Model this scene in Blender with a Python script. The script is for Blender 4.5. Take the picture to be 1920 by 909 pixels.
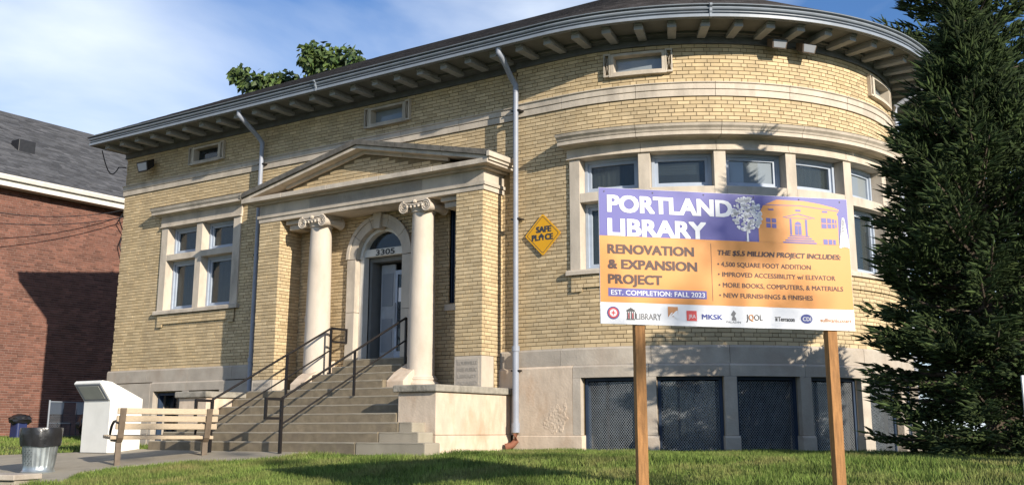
import bpy, bmesh, math, random
import numpy as np
from mathutils import Vector, Matrix
for o in list(bpy.data.objects): bpy.data.objects.remove(o)
S = bpy.context.scene; COL = S.collection
rnd = random.Random(7)
# ------------------------------------------------------------------ camera
cam = bpy.data.cameras.new('camera'); camo = bpy.data.objects.new('camera', cam); COL.objects.link(camo)
YAW, PIT, ROL = math.radians(34.25), math.radians(12.2), math.radians(.05)
camo.location = (0, -15.5, .32)
_fw = Vector((-math.sin(YAW)*math.cos(PIT), math.cos(YAW)*math.cos(PIT), math.sin(PIT)))
_rt = Vector((math.cos(YAW), math.sin(YAW), 0)); _up = _rt.cross(_fw)
_r = _rt*math.cos(ROL)+_up*math.sin(ROL); _u = _up*math.cos(ROL)-_rt*math.sin(ROL)
camo.rotation_euler = Matrix((_r, _u, -_fw)).transposed().to_euler()
cam.sensor_width = 36; cam.sensor_fit = 'HORIZONTAL'; cam.lens = 1980/1920*36
cam.shift_y = (380-454.5)/1920; cam.clip_start = .05; cam.clip_end = 2000
S.camera = camo
S.render.resolution_x, S.render.resolution_y = 1024, 484
# ------------------------------------------------------------------ sun, sky
SUN = Vector((.94, -.342, .362)).normalized()
sl = bpy.data.lights.new('sun', 'SUN'); sl.energy = 5.0; sl.angle = math.radians(.53); sl.color = (1, .91, .77)
so = bpy.data.objects.new('sun', sl); COL.objects.link(so); so.rotation_euler = SUN.to_track_quat('Z', 'Y').to_euler(); so.location = (20, -20, 30)
w = bpy.data.worlds.new('World'); S.world = w; w.use_nodes = True
N = w.node_tree.nodes; L = w.node_tree.links; N.clear()
out = N.new('ShaderNodeOutputWorld'); bg = N.new('ShaderNodeBackground'); bg.inputs[1].default_value = .10
sky = N.new('ShaderNodeTexSky'); sky.sky_type = 'NISHITA'; sky.sun_disc = False
sky.sun_elevation = math.asin(SUN.z); sky.sun_rotation = math.atan2(SUN.x, SUN.y); sky.air_density = 1.0; sky.dust_density = .15; sky.ozone_density = 4.0
tc = N.new('ShaderNodeTexCoord'); mp = N.new('ShaderNodeMapping'); mp.inputs['Scale'].default_value = (1.0, 1.0, 2.2); mp.inputs['Location'].default_value = (.35, .1, .2)
mp.inputs['Rotation'].default_value = (.2, .15, .6)
n1 = N.new('ShaderNodeTexNoise'); n1.inputs['Scale'].default_value = 2.0; n1.inputs['Detail'].default_value = 7; n1.inputs['Roughness'].default_value = .5; n1.inputs['Distortion'].default_value = .35
cr = N.new('ShaderNodeValToRGB'); cr.color_ramp.elements[0].position = .43; cr.color_ramp.elements[1].position = .68
cr.color_ramp.elements[0].color = (0, 0, 0, 1); cr.color_ramp.elements[1].color = (.85, .85, .85, 1)
mx = N.new('ShaderNodeMixRGB'); mx.inputs[2].default_value = (7.6, 8.3, 9.2, 1)
L.new(tc.outputs['Generated'], mp.inputs[0]); L.new(mp.outputs[0], n1.inputs[0]); L.new(n1.outputs[0], cr.inputs[0])
L.new(cr.outputs[0], mx.inputs[0]); tn = N.new('ShaderNodeMixRGB'); tn.blend_type = 'MULTIPLY'; tn.inputs[0].default_value = 1; tn.inputs[2].default_value = (.78, .95, 1.16, 1); L.new(sky.outputs[0], tn.inputs[1]); L.new(tn.outputs[0], mx.inputs[1]); L.new(mx.outputs[0], bg.inputs[0]); L.new(bg.outputs[0], out.inputs[0])
S.view_settings.view_transform = 'Standard'; S.view_settings.look = 'None'; S.view_settings.exposure = .42; S.view_settings.gamma = 1
S.render.engine = 'CYCLES'

# ------------------------------------------------------------------ materials
MATS = {}
def mat(name, col, rough=.8, var=.15, scale=6., bump=.0, bscale=60., island=0., metal=0., col2=None, dirt=None, dirt_scale=1.5, dirt_amt=.5, spec=.4, hue=0., stretch=(1, 1, 1)):
    m = bpy.data.materials.new(name); m.use_nodes = True; nt = m.node_tree; n = nt.nodes; l = nt.links
    b = n['Principled BSDF']; b.inputs['Roughness'].default_value = rough; b.inputs['Metallic'].default_value = metal
    b.inputs['Specular IOR Level'].default_value = spec
    co = n.new('ShaderNodeTexCoord'); g = n.new('ShaderNodeNewGeometry'); mpp = n.new('ShaderNodeMapping'); mpp.inputs['Scale'].default_value = stretch
    l.new(g.outputs['Position'], mpp.inputs[0])
    no = n.new('ShaderNodeTexNoise'); no.inputs['Scale'].default_value = scale; no.inputs['Detail'].default_value = 6; l.new(mpp.outputs[0], no.inputs[0])
    mr = n.new('ShaderNodeMapRange'); mr.inputs['From Min'].default_value = .3; mr.inputs['From Max'].default_value = .7
    mr.inputs['To Min'].default_value = 1-var; mr.inputs['To Max'].default_value = 1+var; l.new(no.outputs[0], mr.inputs[0])
    src = n.new('ShaderNodeRGB'); src.outputs[0].default_value = (*col, 1); cur = src.outputs[0]
    if island or col2:
        oi = n.new('ShaderNodeObjectInfo'); ad = n.new('ShaderNodeMath'); ad.operation = 'ADD'; fr = n.new('ShaderNodeMath'); fr.operation = 'FRACT'
        l.new(g.outputs['Random Per Island'], ad.inputs[0]); l.new(oi.outputs['Random'], ad.inputs[1]); l.new(ad.outputs[0], fr.inputs[0]); rv = fr.outputs[0]
        if col2:
            m2 = n.new('ShaderNodeMixRGB'); m2.inputs[2].default_value = (*col2, 1); l.new(rv, m2.inputs[0]); l.new(cur, m2.inputs[1]); cur = m2.outputs[0]
        if island:
            ms = n.new('ShaderNodeMath'); ms.operation = 'MULTIPLY'; ms.inputs[1].default_value = 7.31; f2 = n.new('ShaderNodeMath'); f2.operation = 'FRACT'
            l.new(rv, ms.inputs[0]); l.new(ms.outputs[0], f2.inputs[0])
            mi = n.new('ShaderNodeMapRange'); mi.inputs['To Min'].default_value = 1-island; mi.inputs['To Max'].default_value = 1+island; l.new(f2.outputs[0], mi.inputs[0])
            v = n.new('ShaderNodeVectorMath'); v.operation = 'SCALE'; l.new(cur, v.inputs[0]); l.new(mi.outputs[0], v.inputs['Scale']); cur = v.outputs[0]
    v = n.new('ShaderNodeVectorMath'); v.operation = 'SCALE'; l.new(cur, v.inputs[0]); l.new(mr.outputs[0], v.inputs['Scale']); cur = v.outputs[0]
    if dirt:
        nd = n.new('ShaderNodeTexNoise'); nd.inputs['Scale'].default_value = dirt_scale; nd.inputs['Detail'].default_value = 8; nd.inputs['Roughness'].default_value = .65; l.new(mpp.outputs[0], nd.inputs[0])
        rr = n.new('ShaderNodeMapRange'); rr.inputs['From Min'].default_value = .48; rr.inputs['From Max'].default_value = .72; rr.inputs['To Max'].default_value = dirt_amt; l.new(nd.outputs[0], rr.inputs[0])
        m3 = n.new('ShaderNodeMixRGB'); m3.inputs[2].default_value = (*dirt, 1); l.new(rr.outputs[0], m3.inputs[0]); l.new(cur, m3.inputs[1]); cur = m3.outputs[0]
    l.new(cur, b.inputs['Base Color'])
    if bump:
        nb = n.new('ShaderNodeTexNoise'); nb.inputs['Scale'].default_value = bscale; nb.inputs['Detail'].default_value = 5; l.new(g.outputs['Position'], nb.inputs[0])
        bu = n.new('ShaderNodeBump'); bu.inputs['Strength'].default_value = bump; bu.inputs['Distance'].default_value = .01; l.new(nb.outputs[0], bu.inputs['Height']); l.new(bu.outputs[0], b.inputs['Normal'])
    MATS[name] = m; return m
mat('buff_brick', (.585, .455, .275), .85, .08, 3, .2, 90, island=.14, col2=(.51, .385, .22), dirt=(.27, .215, .15), dirt_scale=1.1, dirt_amt=.38, stretch=(1, 1, .35))
mat('buff_mortar', (.20, .15, .085), .95, .2, 8, .3)
mat('red_brick', (.20, .088, .060), .9, .2, 2, .3, 60, island=.30, col2=(.145, .064, .045), dirt=(.10, .045, .035), dirt_scale=.5, dirt_amt=.5)
mat('red_mortar', (.30, .22, .19), .95, .2, 8)
mat('limestone', (.53, .46, .375), .85, .10, 5, .35, 40, island=.06, dirt=(.20, .175, .145), dirt_scale=2.2, dirt_amt=.6, stretch=(1, 1, .45))
mat('stained_stone', (.60, .49, .38), .9, .12, 5, .5, 25, island=.05, dirt=(.40, .24, .13), dirt_scale=1.6, dirt_amt=.6, stretch=(1.5, 1.5, .7))
mat('cap_stone', (.30, .275, .23), .95, .2, 9, .9, 25, dirt=(.09, .085, .07), dirt_scale=3.5, dirt_amt=.8)
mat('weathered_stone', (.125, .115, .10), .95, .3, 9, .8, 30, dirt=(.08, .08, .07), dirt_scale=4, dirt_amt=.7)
mat('base_stone', (.42, .37, .31), .9, .12, 4, .5, 30, island=.08, dirt=(.30, .22, .16), dirt_scale=1.2, dirt_amt=.5)
mat('column_stone', (.57, .495, .41), .8, .08, 4, .25, 40, dirt=(.36, .30, .23), dirt_scale=2.2, dirt_amt=.5, stretch=(1, 1, .4))
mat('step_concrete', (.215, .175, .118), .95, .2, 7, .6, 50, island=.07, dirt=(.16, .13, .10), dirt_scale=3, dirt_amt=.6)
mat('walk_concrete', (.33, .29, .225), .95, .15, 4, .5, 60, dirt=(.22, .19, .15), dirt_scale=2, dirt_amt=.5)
mat('painted_trim', (.22, .235, .26), .6, .1, 6, dirt=(.17, .17, .17), dirt_scale=3, dirt_amt=.4)
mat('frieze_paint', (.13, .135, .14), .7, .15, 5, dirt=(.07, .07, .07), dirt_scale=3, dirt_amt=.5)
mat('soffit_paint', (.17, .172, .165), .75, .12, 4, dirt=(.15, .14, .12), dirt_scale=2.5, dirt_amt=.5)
mat('bracket_paint', (.33, .34, .36), .6, .1, 8, island=.05, dirt=(.3, .3, .28), dirt_scale=6, dirt_amt=.4)
mat('gutter_metal', (.225, .255, .295), .45, .1, 5, spec=.5, dirt=(.25, .26, .28), dirt_scale=3, dirt_amt=.4)
mat('downspout_paint', (.29, .315, .375), .45, .08, 5, dirt=(.3, .3, .33), dirt_scale=4, dirt_amt=.4)
mat('window_paint', (.36, .41, .49), .55, .08, 6)
mat('white_paint', (.66, .63, .57), .6, .06, 6, dirt=(.4, .36, .3), dirt_scale=5, dirt_amt=.3)
mat('roof_shingle', (.048, .046, .050), .95, .2, 12, .5, 80, island=.35, col2=(.075, .068, .070))
mat('grey_shingle', (.065, .066, .072), .95, .2, 3, .5, 80, island=.30, col2=(.10, .10, .105))
mat('dark_iron', (.008, .006, .006), .5, .2, 10, spec=.5)
mat('black_iron', (.02, .02, .022), .5, .2, 10)
mat('blind_cloth', (.33, .34, .33), .9, .15, 2)
mat('curtain_cloth', (.36, .35, .29), .9, .3, 5, stretch=(6, 6, .3))
mat('dark_room', (.02, .02, .022), .9, .2, 3)
mat('carved_stone', (.36, .32, .27), .9, .1, 9)
mat('blue_screen', (.022, .04, .075), .6, .2, 3)
mat('mesh_metal', (.28, .30, .32), .5, .2, 9, metal=.3)
mat('grass_blade', (.085, .145, .022), .75, .35, 2.2, island=.45, col2=(.16, .205, .048), dirt=(.25, .205, .085), dirt_scale=1.1, dirt_amt=.9, spec=.25)
mat('soil_grass', (.06, .075, .02), .95, .3, 5, .5)
mat('spruce_needle', (.020, .034, .013), .75, .3, 2, island=.4, col2=(.065, .095, .030), spec=.25)
mat('bark', (.10, .075, .055), .95, .3, 20, .6)
mat('broad_leaf', (.035, .07, .018), .6, .3, 3, island=.45, col2=(.085, .12, .028), spec=.4)
mat('bench_slat', (.45, .355, .245), .7, .12, 8, .2, 80, island=.08, stretch=(3, 3, 12))
mat('bench_metal', (.13, .095, .065), .6, .2, 10)
mat('galvanised', (.42, .46, .47), .38, .2, 7, metal=.75, dirt=(.2, .2, .19), dirt_scale=6, dirt_amt=.5)
mat('black_plastic', (.018, .018, .02), .3, .3, 8, .8, 14, spec=.6)
mat('book_white', (.78, .76, .70), .5, .04, 3, dirt=(.5, .48, .42), dirt_scale=2, dirt_amt=.25)
mat('book_panel', (.33, .34, .30), .5, .08, 4)
mat('fir_post', (.34, .165, .058), .8, .25, 9, .3, 60, dirt=(.16, .08, .03), dirt_scale=4, dirt_amt=.5, stretch=(6, 6, .8))
mat('sign_blue', (.075, .072, .31), .45, .03, 3); mat('sign_orange', (.67, .262, .045), .45, .03, 3); mat('sign_white', (.74, .74, .76), .45, .02, 3)
mat('sign_brown', (.06, .022, .016), .5, .05, 3); mat('sign_grey', (.16, .16, .17), .5, .05, 3); mat('sign_red', (.65, .06, .06), .5, .05, 3); mat('sign_tan', (.50, .22, .08), .5, .05, 3)
mat('sign_navy', (.03, .05, .25), .5, .05, 3); mat('sign_dark', (.05, .05, .055), .5, .05, 3)
mat('safe_yellow', (.72, .36, .01), .45, .03, 3); mat('terracotta', (.22, .085, .05), .8, .2, 10)
mat('chair_white', (.45, .45, .46), .5, .1, 4); mat('bin_blue', (.02, .032, .11), .5, .1, 4)
def glass(name, base, clear):
    m = bpy.data.materials.new(name); m.use_nodes = True; n = m.node_tree.nodes; l = m.node_tree.links; b = n['Principled BSDF']
    b.inputs['Base Color'].default_value = (*base, 1); b.inputs['Roughness'].default_value = .04; b.inputs['Specular IOR Level'].default_value = .9
    t = n.new('ShaderNodeBsdfTransparent'); t.inputs[0].default_value = (.85, .9, .92, 1); mixs = n.new('ShaderNodeMixShader'); mixs.inputs[0].default_value = 1-clear
    g = n.new('ShaderNodeNewGeometry'); no = n.new('ShaderNodeTexNoise'); no.inputs['Scale'].default_value = 1.8; bu = n.new('ShaderNodeBump'); bu.inputs['Strength'].default_value = .12; bu.inputs['Distance'].default_value = .02
    l.new(g.outputs['Position'], no.inputs[0]); l.new(no.outputs[0], bu.inputs['Height']); l.new(bu.outputs[0], b.inputs['Normal'])
    l.new(t.outputs[0], mixs.inputs[1]); l.new(b.outputs[0], mixs.inputs[2]); l.new(mixs.outputs[0], n['Material Output'].inputs[0]); MATS[name] = m
glass('window_glass', (.035, .045, .052), .50); glass('sky_glass', (.25, .28, .30), .12)  # sky_glass: reflected sky brightness is put into the pale base colour

# ------------------------------------------------------------------ helpers
def wloc(o):
    v = Vector((0, 0, 0))
    while o is not None: v = v+o.location; o = o.parent
    return v
def props(o, label=None, cat=None, group=None, kind=None):
    if label: o['label'] = label
    if cat: o['category'] = cat
    if group: o['group'] = group
    if kind: o['kind'] = kind
    return o
def thing(name, loc, label, cat, group=None):
    o = bpy.data.objects.new(name, None); COL.objects.link(o); o.location = loc; o.empty_display_size = .2
    return props(o, label, cat, group)
class MB:
    def __init__(s): s.v = []; s.f = []
    def add(s, vs, fs):
        k = len(s.v); s.v += [tuple(p) for p in vs]; s.f += [tuple(i+k for i in f) for f in fs]; return s
    def box(s, a, b, c, d, e, f, W=None, n=1):
        # a,b x/s range; c,d y/depth range; e,f z range; W warps
        vs = []; fs = []
        for i in range(n+1):
            x = a+(b-a)*i/n
            vs += [(x, c, e), (x, d, e), (x, d, f), (x, c, f)]
        for i in range(n):
            k = 4*i
            for q in range(4): fs.append((k+q, k+(q+1) % 4, k+4+(q+1) % 4, k+4+q))
        fs += [(3, 2, 1, 0), (4*n, 4*n+1, 4*n+2, 4*n+3)]
        if W: vs = [W(*p) for p in vs]
        return s.add(vs, fs)
    def sweep(s, prof, ss, W, caps=True):
        m = len(prof); vs = [W(x, d, z) for x in ss for d, z in prof]; fs = []
        for i in range(len(ss)-1):
            for q in range(m): fs.append((i*m+q, i*m+(q+1) % m, (i+1)*m+(q+1) % m, (i+1)*m+q))
        if caps: fs += [tuple(range(m))[::-1], tuple((len(ss)-1)*m+q for q in range(m))]
        return s.add(vs, fs)
    def tube(s, pts, r, n=8, caps=True):
        pts = [Vector(p) for p in pts]; rings = []; rs = r if isinstance(r, (list, tuple)) else [r]*len(pts)
        for i, p in enumerate(pts):
            t = (pts[min(i+1, len(pts)-1)]-pts[max(i-1, 0)]).normalized()
            a = t.cross(Vector((0, 0, 1)) if abs(t.z) < .95 else Vector((0, 1, 0))).normalized(); b = t.cross(a)
            rings.append([p+(a*math.cos(2*math.pi*q/n)+b*math.sin(2*math.pi*q/n))*rs[i] for q in range(n)])
        vs = [p for R in rings for p in R]; fs = []
        for i in range(len(pts)-1):
            for q in range(n): fs.append((i*n+q, i*n+(q+1) % n, (i+1)*n+(q+1) % n, (i+1)*n+q))
        if caps: fs += [tuple(range(n))[::-1], tuple((len(pts)-1)*n+q for q in range(n))]
        return s.add(vs, fs)
    def lathe(s, c, prof, n=32, caps=True):
        vs = [(c[0]+r*math.cos(2*math.pi*q/n), c[1]+r*math.sin(2*math.pi*q/n), c[2]+z) for r, z in prof for q in range(n)]; fs = []
        for i in range(len(prof)-1):
            for q in range(n): fs.append((i*n+q, i*n+(q+1) % n, (i+1)*n+(q+1) % n, (i+1)*n+q))
        if caps: fs += [tuple(range(n))[::-1], tuple((len(prof)-1)*n+q for q in range(n))]
        return s.add(vs, fs)
    def prism(s, poly, ax, a, b):
        # poly 2D in the two other axes, extruded along axis ax from a to b
        def P(p, t): return (t, p[0], p[1]) if ax == 0 else (p[0], t, p[1]) if ax == 1 else (p[0], p[1], t)
        m = len(poly); vs = [P(p, a) for p in poly]+[P(p, b) for p in poly]
        return s.add(vs, [tuple(range(m))[::-1], tuple(range(m, 2*m))]+[(q, (q+1) % m, (q+1) % m+m, q+m) for q in range(m)])
    def build(s, name, m, parent=None, smooth=False, bevel=0, fix=True, kind=None, label=None):
        me = bpy.data.meshes.new(name); off = wloc(parent) if parent else Vector((0, 0, 0))
        me.from_pydata([(p[0]-off.x, p[1]-off.y, p[2]-off.z) for p in s.v], [], s.f)
        if fix:
            bm = bmesh.new(); bm.from_mesh(me); bmesh.ops.recalc_face_normals(bm, faces=bm.faces); bm.to_mesh(me); bm.free()
        if smooth:
            me.polygons.foreach_set('use_smooth', [True]*len(me.polygons))
            try: me.set_sharp_from_angle(angle=math.radians(40))
            except Exception: pass
        me.materials.append(MATS[m] if isinstance(m, str) else m)
        o = bpy.data.objects.new(name, me); COL.objects.link(o); o.parent = parent
        if bevel:
            b = o.modifiers.new('bevel', 'BEVEL'); b.width = bevel; b.segments = 2; b.limit_method = 'ANGLE'; b.angle_limit = math.radians(40)
        if kind: o['kind'] = kind
        if label: o['label'] = label
        return o
def np_mesh(name, V, F, m, parent=None, kind=None):
    me = bpy.data.meshes.new(name); V = np.asarray(V, dtype=np.float32).reshape(-1, 3)
    if parent is not None: V = V-np.array(wloc(parent), dtype=np.float32)
    F = np.asarray(F, dtype=np.int32); k = F.shape[1]
    me.vertices.add(len(V)); me.vertices.foreach_set('co', V.ravel()); me.loops.add(F.size); me.loops.foreach_set('vertex_index', F.ravel())
    me.polygons.add(len(F)); me.polygons.foreach_set('loop_start', np.arange(0, F.size, k, dtype=np.int32)); me.polygons.foreach_set('loop_total', np.full(len(F), k, dtype=np.int32))
    me.polygons.foreach_set('use_smooth', np.zeros(len(F), dtype=bool)); me.update(calc_edges=True); me.materials.append(MATS[m]); o = bpy.data.objects.new(name, me); COL.objects.link(o); o.parent = parent
    if kind: o['kind'] = kind
    return o
def text_mb(txt, mb, W, x0, y0, h, width=None, bold=0., shear=0., d0=0., d1=.0015):
    """letters laid out from (x0,y0), cap height h, optional total width; W(u,d,v) puts them on the surface"""
    cu = bpy.data.curves.new('lettering', 'FONT'); cu.body = txt; cu.size = 1; cu.resolution_u = 3
    ob = bpy.data.objects.new('lettering', cu); COL.objects.link(ob); dg = bpy.context.evaluated_depsgraph_get(); me = ob.evaluated_get(dg).to_mesh()
    P = [v.co.copy() for v in me.vertices]; F = [tuple(p.vertices) for p in me.polygons]
    ob.evaluated_get(dg).to_mesh_clear(); bpy.data.objects.remove(ob); bpy.data.curves.remove(cu)
    xs = [p.x for p in P]; mn = min(xs); wd = max(xs)-mn; sy = h/.729; sx = (width/wd) if width else sy
    b = bold*h*1.35
    for q, (ox, oy) in enumerate(((0, 0),) if not bold else ((0, 0), (-b, -b*.6), (b, -b*.6), (-b, b*.6), (b, b*.6), (-b, 0), (b, 0))):
        k = len(mb.v); mb.v += [tuple(W(x0+(p.x-mn)*sx+shear*p.y*sy+ox, d1+.00012*q, y0+p.y*sy+oy)) for p in P]; mb.f += [tuple(i+k for i in f) for f in F]

# wall coordinate systems: s along the wall, d outward, z up
BX, BY, BR = -9.35, 4.27, 4.38
def WB(s, d, z):
    if s <= 0: return (BX+s, BY-BR-d, z)
    a = s/BR; r = BR+d; return (BX+r*math.sin(a), BY-r*math.cos(a), z)
def WC(x, d, z): return (x, -d, z)
def rng(a, b, st=.16):
    n = max(1, int(math.ceil((b-a)/st))); return [a+(b-a)*i/n for i in range(n+1)]

# ------------------------------------------------------------------ ground
def gz(x, y):
    z = -.11*max(0., -3.0-y)
    if x < -20: z += .15*min(1., (-20-x)/6)
    return z
xs = [-400, -200, -100, -60, -40, -30, -24, -20, -17, -14, -11, -8, -5, -2, 2, 6, 12, 25, 60, 150, 400]
ys = [-400, -200, -80, -40, -25, -15, -10, -6, -3, -1.5, 0, 3, 6, 10, 20, 50, 120, 400]
g = MB(); g.v = [(x, y, max(gz(x, y), -1.45)-.02) for y in ys for x in xs]
g.f = [(j*len(xs)+i, j*len(xs)+i+1, (j+1)*len(xs)+i+1, (j+1)*len(xs)+i) for j in range(len(ys)-1) for i in range(len(xs)-1)]
props(g.build('ground', 'soil_grass', fix=False), kind='structure')
# concrete walk from the stairs to the lower left
walkp = [(-12.35, -3.02), (-12.45, -3.6), (-13.0, -4.05), (-13.75, -4.30), (-14.3, -4.86), (-14.62, -5.6), (-13.9, -6.35), (-15.2, -6.9), (-20.5, -4.75), (-19.4, -4.15), (-17.8, -3.6), (-16.9, -3.02)]
mb = MB(); tp = [(x, y, gz(x, y)+.004) for x, y in walkp]; k = len(tp)
mb.v = tp+[(x, y, z-.12) for x, y, z in tp]; mb.f = [tuple(range(k))]+[(i, (i+1) % k, (i+1) % k+k, i+k) for i in range(k)]
props(mb.build('path', 'walk_concrete'), kind='structure')
def inpoly(x, y, P):
    r = False; j = len(P)-1
    for i in range(len(P)):
        if (P[i][1] > y) != (P[j][1] > y) and x < (P[j][0]-P[i][0])*(y-P[i][1])/(P[j][1]-P[i][1])+P[i][0]: r = not r
        j = i
    return r
def grass(name, n, x0, x1, y0, y1, h, wd, seed, ok):
    R = np.random.RandomState(seed); X = R.uniform(x0, x1, n); Y = R.uniform(y0, y1, n)
    keep = np.array([ok(a, b) for a, b in zip(X, Y)]); X = X[keep]; Y = Y[keep]; n = len(X)
    Z = -.11*np.maximum(0, -3.0-Y)+np.where(X < -20, .15*np.minimum(1, (-20-X)/6), 0)-.02
    cl = .75+.5*np.sin(X*3.1+np.sin(Y*2.3)*2)*np.sin(Y*2.7+X)*.5
    H = R.uniform(.5, 1, n)*h*cl; A = R.uniform(0, 2*np.pi, n); wv = R.uniform(.6, 1.2, n)*wd; T = R.normal(0, .35, (n, 2))*H[:, None]
    P0 = np.stack([X-np.cos(A)*wv, Y-np.sin(A)*wv, Z], 1); P1 = np.stack([X+np.cos(A)*wv, Y+np.sin(A)*wv, Z], 1); P2 = np.stack([X+T[:, 0], Y+T[:, 1], Z+H], 1)
    V = np.stack([P0, P1, P2], 1).reshape(-1, 3); F = np.arange(3*n).reshape(-1, 3)
    return np_mesh(name, V, F, 'grass_blade', kind='stuff')
def ok_front(x, y):
    if inpoly(x, y, walkp): return False
    if y > -3.25 and -16.4 < x < -9.8: return False
    if y > -2.3 and -16.8 < x < -10.4: return False
    if x < BX: return y < -.3
    return (x-BX)**2+(y-BY)**2 > (BR+.12)**2
o = grass('grass', 330000, -16.6, .6, -8.4, 1.5, .105, .0068, 3, ok_front); props(o, 'short sunlit lawn in front of the library with drier patches', 'grass')
o = grass('grass', 60000, -34, -16.8, -4.5, 8, .11, .011, 4, lambda x, y: not inpoly(x, y, walkp) and not (x > -22.1 and y > -.2)); props(o, 'strip of grass between the library and the red brick building', 'grass')

# ------------------------------------------------------------------ library
lib = thing('library_building', (-14, 0, 0), 'buff brick library with curved bow end, deep bracketed eaves and columned entrance', 'library')
def part(mb, name, m, parent=None, **k): return mb.build(name, m, parent or lib, **k)
# openings (s0,s1,z0,z1)
mulls = [.10, 1.35, 2.61, 3.87, 5.12, 6.38, 7.64, 8.9, 10.15, 11.4, 12.66]
H_bow = [(.10, 12.86, 2.92, 5.1), (.92, 1.86, 6.36, 6.74), (6.24, 7.18, 6.36, 6.74), (11.6, 12.5, 6.36, 6.74)]
H_flat = [(-20.4, -17.76, 2.92, 5.1), (-19.49, -18.55, 6.36, 6.74), (-14.04, -13.1, 6.36, 6.74), (-11.98, -11.84, 2.62, 4.4), (-15.60, -15.46, 2.62, 4.4)]
AX, AZ, AR = -13.68, 3.66, .60       # arch
def wall_sheet(W, s0, s1, z0, z1, holes, d, st=.25):
    mb = MB(); S_ = sorted(set([s0, s1]+[h for q in holes for h in q[:2] if s0 < h < s1])); Z_ = sorted(set([z0, z1]+[h for q in holes for h in q[2:] if z0 < h < z1]))
    for i in range(len(S_)-1):
        for j in range(len(Z_)-1):
            cs, cz = (S_[i]+S_[i+1])/2, (Z_[j]+Z_[j+1])/2
            if any(q[0] < cs < q[1] and q[2] < cz < q[3] for q in holes): continue
            r = rng(S_[i], S_[i+1], st); k = len(mb.v)
            for s in r: mb.v += [W(s, d, Z_[j]), W(s, d, Z_[j+1])]
            mb.f += [(k+2*a, k+2*a+2, k+2*a+3, k+2*a+1) for a in range(len(r)-1)]
    return mb
arch_rect = (AX-.82, AX+.82, 1.0, 4.43)
wm = wall_sheet(WB, -1.02, 13.76, 0, 7.05, [(a, b, c, d) for a, b, c, d in H_bow]+[(mulls[i]+.2+.02, mulls[i+1], .0, 1.19) for i in range(5)]+[(6.6, 7.64, 0, 1.19)], -.012)
w2 = wall_sheet(WC, -22.0, -10.37, 0, 7.05, H_flat+[arch_rect, (-20.25, -19.26, 0, 1.16), (-19.05, -18.06, 0, 1.16)], -.012)
wm.add(w2.v, w2.f)
wm.add([(-10.37, -.122, 0), (-10.37, .02, 0), (-10.37, .02, 7.05), (-10.37, -.122, 7.05)], [(0, 1, 2, 3)])
wm.add([(-22, .012, 0), (-22, 8.6, 0), (-22, 8.6, 7.05), (-22, .012, 7.05), (-9.35, 8.65, 0), (-9.35, 8.65, 7.05)], [(0, 1, 2, 3), (1, 4, 5, 2)])
wall = part(wm, 'wall', 'buff_mortar')
mb = MB(); mb.box(-21.6, -9.6, .75, 8.2, .05, 6.95); part(mb, 'interior', 'dark_room')
BRK = []   # records (W, s0, s1, z0, z1)
CH = .0677; HL = .0117
def brick_rows(W, s0, s1, z0, z1, holes=(), arch=None, off=0., face=0):
    n = int(round((z1-z0)/CH)); ch = (z1-z0)/n
    for r in range(n):
        a, b = z0+r*ch, z0+(r+1)*ch-.0115; cz = (a+b)/2; rr = r+int(z0/CH)
        iv = [(s0, s1)]; cuts = [(q[0], q[1]) for q in holes if q[2] < cz < q[3]]
        if arch and cz > arch[3]:
            dz = cz-arch[1]; R = arch[2]
            if dz <= 0: cuts.append((arch[0]-R, arch[0]+R))
            elif dz < R: q = math.sqrt(R*R-dz*dz); cuts.append((arch[0]-q, arch[0]+q))
        for c in cuts:
            nv = []
            for p in iv:
                if c[1] <= p[0] or c[0] >= p[1]: nv.append(p)
                else:
                    if c[0]-p[0] > .02: nv.append((p[0], c[0]))
                    if p[1]-c[1] > .02: nv.append((c[1], p[1]))
            iv = nv
        fl = (rr % 4 == 3); x = s0-.45+off+(.1065 if rr % 2 else 0)+(.05 if fl else 0); k = 0
        while x < s1:
            ln = (.213 if (not fl or k % 2) else .107); e = x+ln-.0112; k += 1
            for p in iv:
                A, B = max(x, p[0]), min(e, p[1])
                if B-A > .018: BRK.append((W, A, B, a, b, face))
            x += ln
brick_rows(WB, -1.02, 8.4, 1.695, 5.905, [(.10, 12.86, 2.92, 5.12)])
brick_rows(WB, -1.02, 8.4, 6.17, 6.85, [(q[0], q[1], q[2]-.02, q[3]+.02) for q in H_bow[1:]])
A4 = (AX, AZ, .83, .5)
brick_rows(WC, -22.0, -10.375, 1.695, 5.905, [(-20.4, -17.76, 2.92, 5.12), (-11.98, -11.84, 2.62, 4.4), (-15.60, -15.46, 2.62, 4.4), (-16.45, -15.89, 0, 4.5), (-11.33, -10.78, 0, 4.5), (-16.7, -10.6, 4.53, 5.1)], A4)
brick_rows(WC, -22.0, -10.375, 6.17, 6.85, [(q[0], q[1], q[2]-.02, q[3]+.02) for q in H_flat[1:3]])
brick_rows(WC, -15.86, -14.55, 1.05, 1.69); brick_rows(WC, -12.7, -11.36, 1.05, 1.69)
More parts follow.
